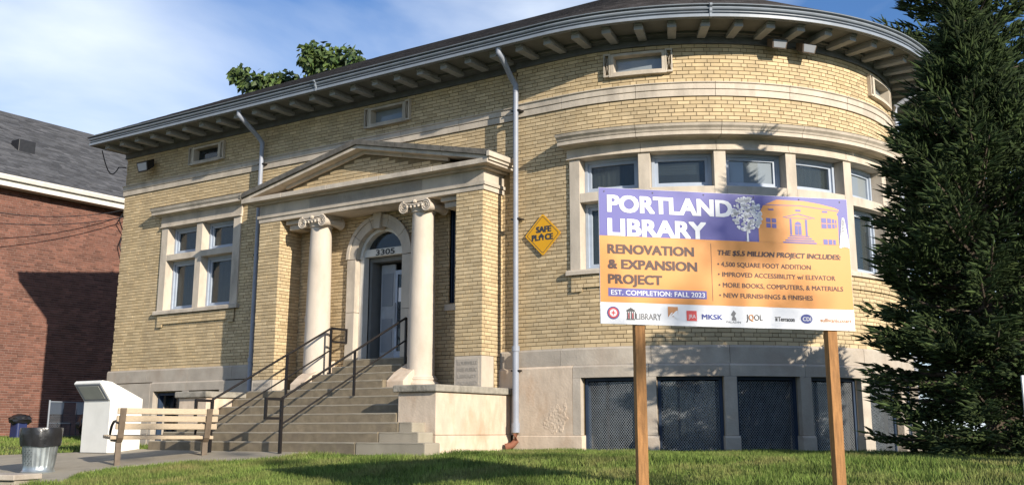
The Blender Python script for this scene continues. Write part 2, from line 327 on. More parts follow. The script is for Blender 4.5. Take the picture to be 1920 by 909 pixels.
# piers
PY = -.62
def WP(x, d, z): return (x, PY-d, z)
PR = ((-16.47, -15.87), (-11.35, -10.76))
for a, b in PR:
    mb = MB(); mb.box(a+.012, b-.012, PY+.012, .05, 1.05, 4.53); part(mb, 'pier', 'buff_mortar')
    z0 = 1.61 if a > -12 else 1.33
    brick_rows(WP, a, b-.003, z0, 4.53, off=.2)
    brick_rows(lambda t, d, z, X=b: (X+d, PY+t, z), 0.003, .62, z0, 4.53, off=.1)
    if a < -12 or True: brick_rows(lambda t, d, z, X=a: (X-d, -t, z), 0, .617, z0, 4.53, off=.1)
for a, b, z in ((-11.35, -10.76, 1.6), (-16.47, -15.87, 1.32)):
    mb = MB(); mb.box(a, b, PY-.004, PY+.36, 1.05, z); o = part(mb, 'cornerstone', 'limestone', bevel=.006)
    mb = MB(); mb.box(a+.05, b-.06, PY-.010, PY-.002, 1.1, z-.05); p2 = mb.build('inscribed_panel', 'base_stone', o)
    mb = MB()
    if z > 1.5:
        for i, t in enumerate(('LOUISVILLE', 'FREE PUBLIC', 'LIBRARY', 'BOARD')): text_mb(t, mb, WP, a+.08, z-.15-.115*i, .065, .42, .01, d1=.014)
    else:
        for i, t in enumerate(('PORTLAND', 'LIBRARY')): text_mb(t, mb, WP, a+.08, z-.13-.10*i, .06, .40, .01, d1=.014)
    mb.build('inscription', 'carved_stone', o)
    if a > -12: brick_rows(lambda t, d, zz, X=b: (X+d, PY+t, zz), .37, .62, 1.05, 1.6)
# tympanum bricks
def tyz(x): return 5.72-abs(x+13.6)*.213-.17
n0 = len(BRK); brick_rows(WP, -16.2, -11.0, 5.03, 5.60)
BRK = BRK[:n0]+[b for b in BRK[n0:] if b[4] < min(tyz(b[1]), tyz(b[2]))+.03]
# choose the 300 that show largest
cl = camo.location; FWD = _fw
def pix(p):
    v = Vector(p)-cl; dd = v.dot(_fw); return (960+1980*v.dot(_r)/dd, 380-1980*v.dot(_u)/dd, dd)
def score(b):
    W, s0, s1, z0, z1, f = b
    if s1-s0 < .19: return -1
    p = pix(W(s0, 0, z0)); q = pix(W(s1, 0, z1)); cx, cy = (p[0]+q[0])/2, (p[1]+q[1])/2
    if q[0] < p[0] or cy < 5 or (1115 < cx < 1610 and 340 < cy < 625) or cx > 1600 or f: return -1
    return abs(q[0]-p[0])*abs(q[1]-p[1])
def emit_bricks(BRK, depth, parent, matn, big, stuffname):
    sc = sorted(range(len(BRK)), key=lambda i: -score(BRK[i])); top = set(sc[:big]); off = wloc(parent)
    hl, hh = .213-.0112, CH-.0115
    b0 = MB(); b0.box(-hl/2, hl/2, -depth, .0, -hh/2, hh/2, W=lambda s, d, z: (s, -d, z)); proto = b0.build('brick', matn); me = proto.data; bpy.data.objects.remove(proto)
    V = []; F = []; fq = np.array([(0, 1, 2, 3), (1, 5, 6, 2), (5, 4, 7, 6), (4, 0, 3, 7), (3, 2, 6, 7), (4, 5, 1, 0)]); k = 0; R = random.Random(5)
    for i, (W, s0, s1, z0, z1, f) in enumerate(BRK):
        j = R.uniform(-.002, .003)
        if i in top:
            c = Vector(W((s0+s1)/2, j, (z0+z1)/2)); t = Vector(W(s1, j, z0))-Vector(W(s0, j, z0)); o = bpy.data.objects.new('brick', me); COL.objects.link(o)
            o.parent = parent; o.location = c-off; o.rotation_euler = (0, 0, math.atan2(t.y, t.x)); o.scale = ((s1-s0)/hl, 1, (z1-z0)/hh); continue
        # corners: front face then back
        V += [W(s0, j, z0), W(s1, j, z0), W(s1, j, z1), W(s0, j, z1), W(s0, -depth, z0), W(s1, -depth, z0), W(s1, -depth, z1), W(s0, -depth, z1)]
        F.append(fq+k); k += 8
    return np_mesh(stuffname, V, np.concatenate(F), matn, parent, kind='stuff')
emit_bricks(BRK, .03, wall, 'buff_brick', 300, 'brickwork')
# stone courses ------------------------------------------------------
def blocks(name, W, prof, cuts, m, st=.16, gap=.007, bevel=0, parent=None):
    for a, b in zip(cuts[:-1], cuts[1:]):
        mb = MB(); mb.sweep(prof, rng(a, b-gap, st), W); part(mb, name, m, parent)
prA = [(-.05, 1.40), (.06, 1.40), (.06, 1.655), (.035, 1.69), (-.05, 1.69)]
blocks('water_table_stone', WB, prA, [-1.02, -.09, 1.49, 2.74, 4.02, 5.3, 6.6, 7.9, 9.2, 13.7], 'base_stone')
blocks('water_table_stone', WC, prA, [-22.05, -20.57, -19.16, -17.73, -16.5], 'base_stone', 9)
blocks('water_table_stone', WC, prA, [-10.78, -10.375], 'base_stone', 9)
prB = [(-.05, 1.19), (.10, 1.19), (.10, 1.36), (.06, 1.397), (-.05, 1.397)]
blocks('lintel_stone', WB, prB, [.16, 1.45, 2.72, 3.98, 5.25, 6.5, 7.75, 9.0], 'base_stone')
prBd = [(-.05, .26), (.10, .26), (.10, 1.36), (.06, 1.397), (-.05, 1.397)]
blocks('foundation_stone', WB, prBd, [-1.02, .157], 'stained_stone', 9)
blocks('foundation_stone', WC, [(a, b) for a, b in prBd], [-10.76, -10.375], 'stained_stone', 9)
mb = MB(); mb.sweep([(-.05, .26), (.10, .26), (.10, 1.187), (-.05, 1.187)], rng(.157, .30), WB); part(mb, 'foundation_stone', 'base_stone')
mb = MB(); mb.sweep([(-.3, -.1), (.12, -.1), (.12, .235), (.105, .256), (-.3, .256)], rng(-1.02, .32), WB); part(mb, 'plinth_stone', 'stained_stone')
for i in range(1, 8):
    a = mulls[i]+.01
    mb = MB(); mb.sweep([(-.32, .26), (.10, .26), (.10, 1.187), (-.32, 1.187)], rng(a, a+.2), WB); o = part(mb, 'basement_pier', 'base_stone', bevel=.006)
    mb = MB(); mb.sweep([(-.32, -.1), (.13, -.1), (.13, .22), (.10, .257), (-.32, .257)], rng(a-.02, a+.22), WB); mb.build('pier_foot', 'base_stone', o)
mb = MB(); mb.sweep([(-.32, -.1), (.10, -.1), (.10, 1.187), (-.32, 1.187)], rng(9.0, 13.7), WB); part(mb, 'foundation_stone', 'base_stone')
sp_ = MB(); R5 = np.random.RandomState(4); nu, nv = 46, 40
G5 = R5.rand(nv+1, nu+1); G5 = (G5+np.roll(G5, 1, 0)+np.roll(G5, 1, 1)+np.roll(G5, (1, 1), (0, 1)))/4; LF = np.kron(R5.rand(8, 8), np.ones((6, 6)))[:nv+1, :nu+1]; LF = sum(np.roll(LF, (a, b), (0, 1)) for a in range(-3, 4) for b in range(-3, 4))/49
for j in range(nv+1):
    for i in range(nu+1):
        u, v = i/nu, j/nv; e = max(0, 1-(abs(u-.55)/.5)**2-(abs(v-.28-.25*u)/.55)**2); sp_.v.append(WB(-.50+u*.62, .0985+(.012*(G5[j, i]-.20) if e > .9*LF[j, i] else -.01)*min(1, e*4), .27+v*.62))
sp_.f = [(j*(nu+1)+i, j*(nu+1)+i+1, (j+1)*(nu+1)+i+1, (j+1)*(nu+1)+i) for j in range(nv) for i in range(nu)]
part(sp_, 'spalled_patch', 'stained_stone', kind='stuff')
# basement windows with security mesh
def basement_window(W, a, b, z1, meshed=True):
    fr = MB(); t = .05
    for q in ((a, a+t, -.04, z1), (b-t, b, -.04, z1), (a+t, b-t, z1-t, z1)): fr.sweep([(-.16, q[2]), (-.04, q[2]), (-.04, q[3]), (-.16, q[3])], rng(q[0], q[1]), W)
    o = part(fr, 'basement_window', 'blue_screen')
    p = MB(); p.sweep([(-.27, -.04), (-.255, -.04), (-.255, z1), (-.27, z1)], rng(a, b), W); p.build('pane', 'window_glass', o)
    p = MB(); p.sweep([(-.33, -.04), (-.31, -.04), (-.31, z1), (-.33, z1)], rng(a, b), W); p.build('dark_backing', 'blue_screen', o)
    p = MB(); p.box(a+.3*(b-a), a+.34*(b-a), -.25, -.22, 0, z1, W); p.build('glazing_bar', 'dark_room', o)
    if meshed:
        p = MB(); dx, dz = .021, .052; n = int((b-a-2*t)/dx); m2 = int((z1-t)/dz*2)
        V = []; F = []; r = .0034
        for i in range(n+1):
            for j in range(m2):
                x = a+t+i*dx; z = j*dz/2
                if (i+j) % 2: x0, x1 = x, min(x+dx, b-t)
                else: x0, x1 = min(x+dx, b-t), x
                if abs(x1-x0) < .012: continue
                k = len(V); V += [W(x0-r, -.07, z), W(x0+r, -.07, z), W(x1+r, -.07, min(z+dz/2, z1)), W(x1-r, -.07, min(z+dz/2, z1))]; F.append((k, k+1, k+2, k+3))
        np_mesh('security_mesh', V, F, 'mesh_metal', o, kind='stuff')
basement_window(WB, .32, 1.34, 1.187)
for i in range(1, 6): basement_window(WB, mulls[i]+.215, mulls[i+1]+.005, 1.187)
# left wing foundation
blocks('lintel_stone', WC, prB, [-20.35, -19.15, -17.9], 'base_stone', 9)
for a, b in ((-22.08, -20.357), (-17.9, -16.5)):
    mb = MB(); mb.box(a, b-.006, -.05, .10, .26, 1.375, WC); part(mb, 'foundation_stone', 'base_stone', bevel=.008)
for a, b in ((-20.35, -20.257), (-18.055, -17.91)): mb = MB(); mb.box(a, b, -.3, .098, -.1, 1.187, WC); part(mb, 'basement_pier', 'base_stone')
mb = MB(); mb.box(-19.255, -19.055, -.3, .10, -.1, 1.187, WC); part(mb, 'basement_pier', 'base_stone')
for a, b in ((-22.1, -20.36), (-17.9, -16.5)):
    mb = MB(); mb.box(a, b, -.05, .12, -.1, .257, WC); part(mb, 'plinth_stone', 'base_stone')
basement_window(WC, -20.25, -19.26, 1.15, False); basement_window(WC, -19.05, -18.06, 1.15, False)
# string band
prBand = [(-.03, 5.908), (.03, 5.908), (.03, 6.018), (.018, 6.022), (.045, 6.03), (.045, 6.12), (.07, 6.135), (.07, 6.15), (.0, 6.172), (-.03, 6.172)]
blocks('band_stone', WB, prBand, [-1.02, -.04, 1.34, 2.69, 4.03, 5.35, 6.7, 8.05, 9.4, 13.7], 'limestone', gap=.008)
blocks('band_stone', WC, prBand, [-22.03, -20.9, -19.35, -17.8, -16.3, -14.7, -13.2, -11.75, -10.375], 'limestone', 99, gap=.008)
# windows ------------------------------------------------------------
def window(W, a, b, z0, z1, d=-.17, cloth='blind_cloth', gl='window_glass', fw=.055, n=3, part_cover=None):
    fr = MB()
    for (w0, dd0, dd1) in ((0, d-.05, d), (fw, d-.09, d-.035)):
        x0, x1, y0, y1 = a+w0, b-w0, z0+w0, z1-w0
        for q in ((x0, x0+fw, y0, y1), (x1-fw, x1, y0, y1), (x0+fw, x1-fw, y0, y0+fw), (x0+fw, x1-fw, y1-fw, y1)):
            fr.sweep([(dd0, q[2]), (dd1, q[2]), (dd1, q[3]), (dd0, q[3])], rng(q[0], q[1], .3), W)
    o = part(fr, 'window', 'window_paint')
    p = MB(); e = 2*fw-.004; p.sweep([(d-.075, z0+e), (d-.07, z0+e), (d-.07, z1-e), (d-.075, z1-e)], rng(a+e, b-e, .3), W); p.build('pane', gl, o)
    if cloth:
        zb = z0+e if part_cover is None else z1-(z1-z0)*part_cover
        p = MB(); ss = rng(a+e, b-e, .05)
        p.sweep([(d-.13, zb), (d-.125, zb), (d-.125, z1-e), (d-.13, z1-e)], ss, (lambda s, dd, z: W(s, dd+.012*math.sin(s*55), z)) if cloth == 'curtain_cloth' else W); p.build('curtain' if cloth == 'curtain_cloth' else 'blind', cloth, o)
        if cloth == 'blind_cloth':
            q = MB(); z = zb+.03
            while z < z1-e-.02: q.sweep([(d-.122, z), (d-.112, z-.01), (d-.122, z+.004)], rng(a+e+.01, b-e-.01, .3), W); z += .055
            q.build('slats', cloth, o, kind='stuff')
    return o
for i in range(10):
    a, b = mulls[i]+.205, mulls[i+1]-.005
    window(WB, a, b, 4.335, 4.935, cloth=['curtain_cloth', 'blind_cloth', 'blind_cloth', 'curtain_cloth', 'curtain_cloth', 'curtain_cloth'][i % 6], gl=['window_glass', 'window_glass', 'sky_glass', 'window_glass', 'sky_glass', 'window_glass'][i % 6], part_cover=[None, .55, None, None, None, None][i % 6])  # third bay: pale pane and blind imitate reflected clouds
    window(WB, a, b, 3.005, 4.165, cloth='curtain_cloth' if i not in (1, 2) else 'blind_cloth')
for i in range(11):
    a = mulls[i]
    mb = MB(); mb.sweep([(-.32, 3.003), (.035, 3.003), (.035, 4.933), (-.32, 4.933)], rng(a, a+.2), WB); part(mb, 'mullion', 'limestone', bevel=.006)
    if i < 10:
        mb = MB(); mb.sweep([(-.30, 4.168), (.032, 4.168), (.032, 4.33), (-.30, 4.33)], rng(a+.203, mulls[i+1]-.003), WB); part(mb, 'transom', 'limestone', bevel=.006)
blocks('sill_stone', WB, [(-.32, 2.915), (.09, 2.915), (.09, 2.975), (.07, 3.0), (-.32, 3.0)], [.04, 1.34, 2.69, 4.03, 5.35, 6.7, 8.05, 9.4, 12.9], 'limestone')
prE = [(-.3, 4.937), (.045, 4.937), (.075, 4.945), (.075, 4.965), (.045, 4.985), (.045, 5.13), (-.05, 5.13), (-.05, 5.0), (-.3, 5.0)]
blocks('entablature_stone', WB, prE, [.06, 1.40, 2.66, 3.93, 5.2, 6.45, 7.7, 8.95, 12.9], 'limestone')
prC = [(-.02, 5.133), (.09, 5.133), (.11, 5.155), (.30, 5.155), (.30, 5.215), (.315, 5.225), (.33, 5.255), (.37, 5.29), (.385, 5.33), (-.02, 5.375)]
blocks('cornice_stone', WB, prC, [.02, 1.37, 2.70, 4.05, 5.4, 6.7, 8.05, 9.4, 12.95], 'limestone')
mb = MB(); mb.sweep([(.0, 5.378), (.39, 5.333), (.39, 5.338), (.0, 5.384)], rng(.0, 12.97), WB); part(mb, 'lead_flashing', 'weathered_stone')
apr = [(-.02, 2.72), (.05, 2.72), (.05, 2.912), (-.02, 2.912)]
def apron(W, a, b, st):
    m_ = MB(); m_.sweep([(-.02, 2.70), (.026, 2.70), (.026, 2.912), (-.02, 2.912)], rng(a, b, st), W)
    for q in (a, b-.2): m_.sweep([(-.02, 2.64), (.026, 2.64), (.026, 2.70), (-.02, 2.70)], rng(q, q+.2), W)
    o = part(m_, 'sill_apron', 'buff_mortar'); return o
apron(WB, .12, 12.85, .16); apron(WC, -20.38, -17.8, 99)
AP = []; B_keep = BRK; BRK = []
brick_rows(lambda s, d, z: WB(s, d+.04, z), .12, 8.4, 2.70, 2.91, off=.1); brick_rows(lambda s, d, z: WB(s, d+.04, z), .12, .32, 2.632, 2.70, off=.1)
brick_rows(lambda s, d, z: WC(s, d+.04, z), -20.38, -17.8, 2.70, 2.91, off=.1)
for q in (-20.38, -18.0): brick_rows(lambda s, d, z: WC(s, d+.04, z), q, q+.2, 2.632, 2.70)
emit_bricks(BRK, .02, lib, 'buff_brick', 0, 'apron_brickwork')
# left wing window
for a, b, k in ((-20.205, -19.205, 0), (-18.995, -17.975, 1)):
    window(WC, a, b, 4.30, 4.93, cloth='curtain_cloth', n=1); window(WC, a, b, 3.01, 4.155, cloth='curtain_cloth', n=1)
for a, b in ((-20.43, -20.21), (-19.2, -19.0), (-17.97, -17.74)):
    mb = MB(); mb.box(a, b, -.32, .035, 3.012, 4.933, WC); part(mb, 'mullion', 'limestone', bevel=.006)
for a, b in ((-20.207, -19.203), (-18.997, -17.973)):
    mb = MB(); mb.box(a, b, -.30, .032, 4.158, 4.297, WC); part(mb, 'transom', 'limestone', bevel=.006)
blocks('sill_stone', WC, [(-.32, 2.92), (.09, 2.92), (.09, 2.985), (.07, 3.008), (-.32, 3.008)], [-20.5, -19.1, -17.67], 'limestone', 99)
blocks('entablature_stone', WC, [(d, z+.002) for d, z in prE[:4]]+[(.045, 4.985), (.045, 5.20), (-.05, 5.20), (-.05, 5.0), (-.3, 5.0)], [-20.46, -19.1, -17.71], 'limestone', 99)
mb = MB(); mb.sweep([(-.02, 5.203), (.07, 5.203), (.09, 5.235), (.22, 5.235), (.22, 5.29), (.25, 5.33), (.27, 5.385), (-.02, 5.41)], [-20.62, -17.52], WC); part(mb, 'cornice_stone', 'limestone')
mb = MB(); mb.sweep([(0, 5.413), (.275, 5.388), (.275, 5.393), (0, 5.419)], [-20.63, -17.51], WC); part(mb, 'lead_flashing', 'weathered_stone')
# attic windows with crossed side brackets
def attic(W, c, st=.3):
    a, b = c-.47, c+.47; fr = MB(); t = .055; z0, z1 = 6.36, 6.74
    for q in ((a, a+t, z0, z1), (b-t, b, z0, z1), (a+t, b-t, z0, z0+.045), (a+t, b-t, z1-.045, z1)): fr.sweep([(-.12, q[2]), (.07, q[2]), (.07, q[3]), (-.12, q[3])], rng(q[0], q[1], .16), W)
    fr.sweep([(0, z0-.035), (.09, z0-.035), (.09, z0-.002), (0, z0-.002)], rng(a-.02, b+.02, .16), W)
    o = part(fr, 'attic_window', 'limestone')
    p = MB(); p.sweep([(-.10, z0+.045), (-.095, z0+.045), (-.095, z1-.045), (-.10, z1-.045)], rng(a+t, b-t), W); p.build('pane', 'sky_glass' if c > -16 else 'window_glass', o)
    for s0, s1 in ((a-.125, a-.005), (b+.005, b+.125)):
        x = MB(); m_ = .022; D0, D1 = .0, .075
        for q in ((s0, s0+m_, z0-.02, z1+.02), (s1-m_, s1, z0-.02, z1+.02), (s0+m_, s1-m_, z0-.02, z0+.01), (s0+m_, s1-m_, z1-.01, z1+.02)): x.box(q[0], q[1], D0, D1, q[2], q[3], W)
        for e in (0, 1):
            A = (s0+m_, z0+.01) if e else (s1-m_, z0+.01); B_ = (s1-m_, z1-.01) if e else (s0+m_, z1-.01); hz = .022
            vs = [W(A[0], D0+.003*e, A[1]), W(A[0], D0+.003*e, A[1]+hz), W(B_[0], D0+.003*e, B_[1]), W(B_[0], D0+.003*e, B_[1]-hz)]; v2 = [W(A[0], D1-.004-.003*e, A[1]), W(A[0], D1-.004-.003*e, A[1]+hz), W(B_[0], D1-.004-.003*e, B_[1]), W(B_[0], D1-.004-.003*e, B_[1]-hz)]
            x.add(vs+v2, [(0, 1, 2, 3), (7, 6, 5, 4), (0, 4, 5, 1), (1, 5, 6, 2), (2, 6, 7, 3), (3, 7, 4, 0)])
        x.build('side_bracket', 'limestone', o)
attic(WC, -19.02); attic(WC, -13.57); attic(WB, 1.385); attic(WB, 6.71)
# eaves ---------------------------------------------------------------
EL = -12.85; SS = [EL]+rng(0, 13.76, .14)
def eave(name, prof, m, ss=SS, **k):
    mb = MB(); mb.sweep(prof, ss, WB); return part(mb, name, m, **k)
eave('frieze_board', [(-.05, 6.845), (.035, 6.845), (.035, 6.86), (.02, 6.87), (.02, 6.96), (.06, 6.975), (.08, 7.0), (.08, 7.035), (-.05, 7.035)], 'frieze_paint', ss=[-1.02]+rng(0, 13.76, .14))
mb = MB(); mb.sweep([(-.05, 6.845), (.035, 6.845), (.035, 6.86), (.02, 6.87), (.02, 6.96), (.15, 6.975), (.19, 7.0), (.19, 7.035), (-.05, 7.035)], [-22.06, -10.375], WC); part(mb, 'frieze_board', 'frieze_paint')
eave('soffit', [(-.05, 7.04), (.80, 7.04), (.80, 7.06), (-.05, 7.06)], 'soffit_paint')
mb = MB(); mb.box(EL-.0, EL+.02, -.11, .80, 7.0, 7.2, WB); part(mb, 'end_board', 'painted_trim')
eave('soffit_moulding', [(.08, 7.0), (.13, 7.0), (.13, 7.037), (.08, 7.037)], 'soffit_paint')
eave('fascia', [(.76, 7.0), (.795, 7.0), (.795, 7.2), (.76, 7.2)], 'painted_trim')
eave('gutter', [(.80, 7.005), (.85, 7.005), (.85, 7.055), (.808, 7.06), (.808, 7.082), (.85, 7.088), (.85, 7.100), (.815, 7.104), (.815, 7.122), (.862, 7.13), (.876, 7.15), (.868, 7.172), (.832, 7.178), (.832, 7.192), (.905, 7.198), (.91, 7.212), (.80, 7.214)], 'gutter_metal', smooth=False)
gj = MB()
for s in (-5.35, 2.5): gj.sweep([(.80, 6.998), (.862, 6.998), (.862, 7.06), (.882, 7.095), (.882, 7.15), (.922, 7.18), (.922, 7.215), (.80, 7.215)], [s, s+.035], WB)
part(gj, 'gutter_bracket', 'gutter_metal', kind='stuff')
def bracket(s):
    w_ = .075 if s <= 0 else .068
    mb = MB(); mb.box(s-w_, s+w_, .06, .62, 6.925, 6.998, WB); mb.box(s-w_*.8, s+w_*.8, .06, .66, 6.998, 7.04, WB)
    part(mb, 'eave_bracket', 'bracket_paint', bevel=.004)
s = 0.02
while s < 13: bracket(s); s += .49
s = -.56
while s > EL+.1: bracket(s); s -= .567
# roof ----------------------------------------------------------------
XL, XR, RXL, RZ, EZ, EO = -22.28, BX, -17.5, 9.9, 7.2, 5.26
yF, yB = BY-EO, BY+EO
r_ = MB(); r_.add([(XL, yF, EZ), (XR, yF, EZ), (XR, BY, RZ), (RXL, BY, RZ), (XL, yB, EZ), (XR, yB, EZ)], [(0, 1, 2, 3), (0, 3, 4), (4, 3, 2, 5)])
n = 40; k = len(r_.v); r_.v += [(XR, BY, RZ)]+[(BX+EO*math.sin(math.pi*i/n), BY-EO*math.cos(math.pi*i/n), EZ) for i in range(n+1)]; r_.f += [(k, k+1+i, k+2+i) for i in range(n)]
roof = part(r_, 'roof', 'roof_shingle')
V = []; F = []; R = random.Random(3); fq = np.array([(0, 1, 2, 3), (0, 1, 5, 4), (1, 2, 6, 5), (3, 0, 4, 7)])
def tab(P, Q, up, nrm, ex):
    a = [P+nrm*.018, Q+nrm*.018, Q+up*ex*1.15+nrm*.006, P+up*ex*1.15+nrm*.006]; b = [p-nrm*.012 for p in a]; V.extend([tuple(p) for p in a+b]); F.append(fq+len(V)-8)
rows = 42
for r in range(rows):
    f = r/rows; x = XL+(RXL-XL)*f+R.uniform(0, .3); y = yF+EO*f; z = EZ+(RZ-EZ)*f; up = Vector((0, EO, RZ-EZ)).normalized(); nrm = Vector((0, -(RZ-EZ), EO)).normalized()
    while x < XR: l_ = R.choice((.2, .3, .3, .4)); tab(Vector((x, y-.02, z)), Vector((min(x+l_-.006, XR+.05), y-.02, z)), up, nrm, .14+R.uniform(-.01, .01)); x += l_
    rad = EO*(1-f); a = R.uniform(0, .03)
    while a < 2.2 and rad > .3:
        da = R.choice((.2, .3, .3, .4))/rad; h = Vector((math.sin(a), -math.cos(a), 0)); h2 = Vector((math.sin(a+da*.98), -math.cos(a+da*.98), 0)); hm = (h+h2).normalized()
        up = (Vector((-hm.x*EO, -hm.y*EO, RZ-EZ))).normalized(); nrm = Vector((hm.x*(RZ-EZ), hm.y*(RZ-EZ), EO)).normalized(); c = Vector((BX, BY, z))
        tab(c+h*(rad+.02), c+h2*(rad+.02), up, nrm, .14); a += da
np_mesh('shingles', V, np.concatenate(F), 'roof_shingle', roof, kind='stuff')
# portico --------------------------------------------------------------
mb = MB(); mb.box(-16.5, -10.73, PY-.01, .02, 4.533, 4.62); part(mb, 'architrave', 'limestone', bevel=.005)
mb = MB(); mb.box(-16.53, -10.70, PY-.035, .02, 4.622, 4.68); mb.box(-16.49, -10.74, PY-.004, .02, 4.683, 4.90); part(mb, 'frieze_stone', 'limestone')
mb = MB(); mb.box(-15.05, -12.15, PY-.014, PY-.006, 4.685, 4.895); tb = part(mb, 'inscription_panel', 'base_stone')
mb = MB(); text_mb('LOUISVILLE FREE PUBLIC LIBRARY PORTLAND BRANCH', mb, WP, -14.98, 4.725, .11, 2.76, .012, d1=.018); mb.build('inscription', 'carved_stone', tb)
cp = [(0, 4.903), (.08, 4.903), (.10, 4.935), (.26, 4.94), (.26, 5.02), (.28, 5.03), (0, 5.03)]
mb = MB(); mb.box(-16.60, -10.64, PY-.10, .02, 4.903, 4.937); part(mb, 'bed_moulding', 'limestone')
xs_ = [-16.78, -15.6, -14.35, -13.0, -11.7, -10.47]
for a, b in zip(xs_[:-1], xs_[1:]): mb = MB(); mb.box(a, b-.008, PY-.27, .02, 4.94, 5.03); part(mb, 'corona_stone', 'limestone', bevel=.006)
mb = MB(); mb.prism([(-16.3, 5.0), (-10.9, 5.0), (-13.6, 5.62)], 1, PY+.012, .02); part(mb, 'tympanum', 'buff_mortar')
def rake(x0, x1, lift, th, y0, y1, m, nm, s_=.213):
    za, zb = 5.735-abs(x0+13.6)*s_+lift, 5.735-abs(x1+13.6)*s_+lift
    mb = MB(); mb.prism([(x0, za), (x1, zb), (x1, zb+th), (x0, za+th)], 1, y0, y1); part(mb, nm, m, bevel=.004)
for sgn in (-1, 1):
    cuts = [0, 1.0, 2.1, 3.2]
    for a, b in zip(cuts[:-1], cuts[1:]):
        xa, xb = -13.6+sgn*a, -13.6+sgn*(b-.008 if b < 3.2 else 3.16)
        rake(xa, xb, -.14, .065, PY-.06, PY+.0, 'limestone', 'raking_bed_moulding') if b < 3 else None
        rake(xa, xb, -.075, .07, PY-.25, .02, 'limestone', 'raking_corona') 
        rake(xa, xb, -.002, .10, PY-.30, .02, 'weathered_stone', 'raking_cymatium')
mb = MB(); mb.box(-10.475, -10.40, PY-.31, .02, 5.035, 5.13); part(mb, 'cymatium_return', 'limestone', bevel=.01)
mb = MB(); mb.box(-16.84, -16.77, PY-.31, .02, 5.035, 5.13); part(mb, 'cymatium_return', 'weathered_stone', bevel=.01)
# columns
def spiral(mb, c, r0, ydir, depth, hand=1):
    pts = []; turns = 2.6
    for i in range(44):
        t = i/43; a = math.pi/2+hand*2*math.pi*turns*t; r = r0*(1-t)**.85+.008; pts.append((c[0]+r*math.cos(a), c[1], c[2]+r*math.sin(a)))
    mb.tube(pts, [.018*(1-.55*i/43) for i in range(44)], 6)
CY_ = -.38
def column(cx):
    root = MB(); zb = 1.05; H = 4.53; prof = [(.245+.0*i, 0) for i in range(0)]
    for i in range(13):
        t = i/12; r = .252-.043*t**1.7 if t > 0 else .252; prof.append((r, 1.30+t*(4.30-1.30)-0))
    prof = [(.285, 1.265), (.27, 1.30)]+prof+[(.235, 4.31), (.235, 4.33)]
    root.lathe((cx, CY_, 0), prof, 40); sh = part(root, 'column', 'column_stone', smooth=True)
    b = MB(); b.box(cx-.34, cx+.34, CY_-.34, CY_+.34, zb, zb+.07); b.lathe((cx, CY_, 0), [(.33, 1.12), (.345, 1.14), (.345, 1.165), (.325, 1.185), (.295, 1.20), (.29, 1.215), (.305, 1.225), (.31, 1.245), (.295, 1.262), (.26, 1.264)], 40); b.build('base', 'column_stone', sh, smooth=True)
    c = MB(); c.box(cx-.29, cx+.29, CY_-.27, CY_+.27, 4.49, 4.53); c.box(cx-.27, cx+.27, CY_-.24, CY_+.24, 4.455, 4.492); c.lathe((cx, CY_, 0), [(.22, 4.33), (.25, 4.36), (.265, 4.40), (.23, 4.45)], 32); c.build('capital', 'column_stone', sh, smooth=True)
    for sx in (-1, 1):
        v = MB()
        for yy in (CY_-.27, CY_+.27): spiral(v, (cx+sx*.265, yy, 4.395), .105, 0, .0, hand=-sx)
        v.tube([(cx+sx*.265, CY_-.255, 4.395), (cx+sx*.265, CY_-.1, 4.395), (cx+sx*.265, CY_, 4.395), (cx+sx*.265, CY_+.1, 4.395), (cx+sx*.265, CY_+.255, 4.395)], [.10, .075, .06, .075, .10], 18)
        v.build('volute', 'column_stone', sh, smooth=True)
    e = MB()
    for i in range(5): a = (i-2)*.09; e.lathe((cx+a, CY_-.265, 4.405), [(.0, -.035), (.028, -.02), (.034, .01), (.02, .035), (0, .04)], 8, caps=False)
    e.tube([(cx-.17, CY_-.27, 4.45), (cx, CY_-.285, 4.43), (cx+.17, CY_-.27, 4.45)], .018, 6); e.lathe((cx, CY_-.27, 4.49), [(0, -.04), (.045, -.02), (.05, .01), (.02, .04)], 8)
    e.build('carved_egg_band', 'column_stone', sh, smooth=True)
column(-14.94); column(-12.30)
# antae brackets under the architrave beside each pier
for x in (-15.62, -11.60):
    mb = MB(); mb.box(x-.2, x+.2, -.52, -.12, 4.44, 4.53); mb.box(x-.15, x+.15, -.46, -.14, 4.33, 4.438); part(mb, 'anta_capital', 'limestone', bevel=.02)
for x in (-11.91, -15.53):
    mb = MB(); mb.box(x-.13, x+.13, -.04, .3, 2.50, 2.615); part(mb, 'slit_sill', 'limestone')
    mb = MB(); mb.box(x-.065, x+.065, .10, .12, 2.62, 4.4); mb.box(x-.065, x-.035, .06, .12, 2.62, 4.4); part(mb, 'slit_window', 'blue_screen')
# arch and door
def arch_ring(r0, r1, y0, y1, nm, m, zb, seg, bev=.004):
    N_ = 28; pcs = []
    ang = [math.pi*i/seg for i in range(seg+1)]
    for i in range(seg):
        a0, a1 = ang[i]+.006, ang[i+1]-.006; q = [a0+(a1-a0)*j/6 for j in range(7)]
        poly = [(AX-r1*math.cos(t), AZ+r1*math.sin(t)) for t in q]+[(AX-r0*math.cos(t), AZ+r0*math.sin(t)) for t in q[::-1]]
        mb = MB(); mb.prism(poly, 1, y0, y1); part(mb, nm, m, bevel=bev)
arch_ring(.60, .825, -.06, .30, 'voussoir', 'limestone', 0, 5)
arch_ring(.765, .845, -.085, -.062, 'archivolt', 'limestone', 0, 5)
for a, b in ((AX-.825, AX-.60), (AX+.60, AX+.825)):
    for z0, z1 in ((1.69, 2.6), (2.607, 3.653)): mb = MB(); mb.box(a, b, -.06, .30, z0, z1); part(mb, 'door_jamb_stone', 'limestone', bevel=.006)
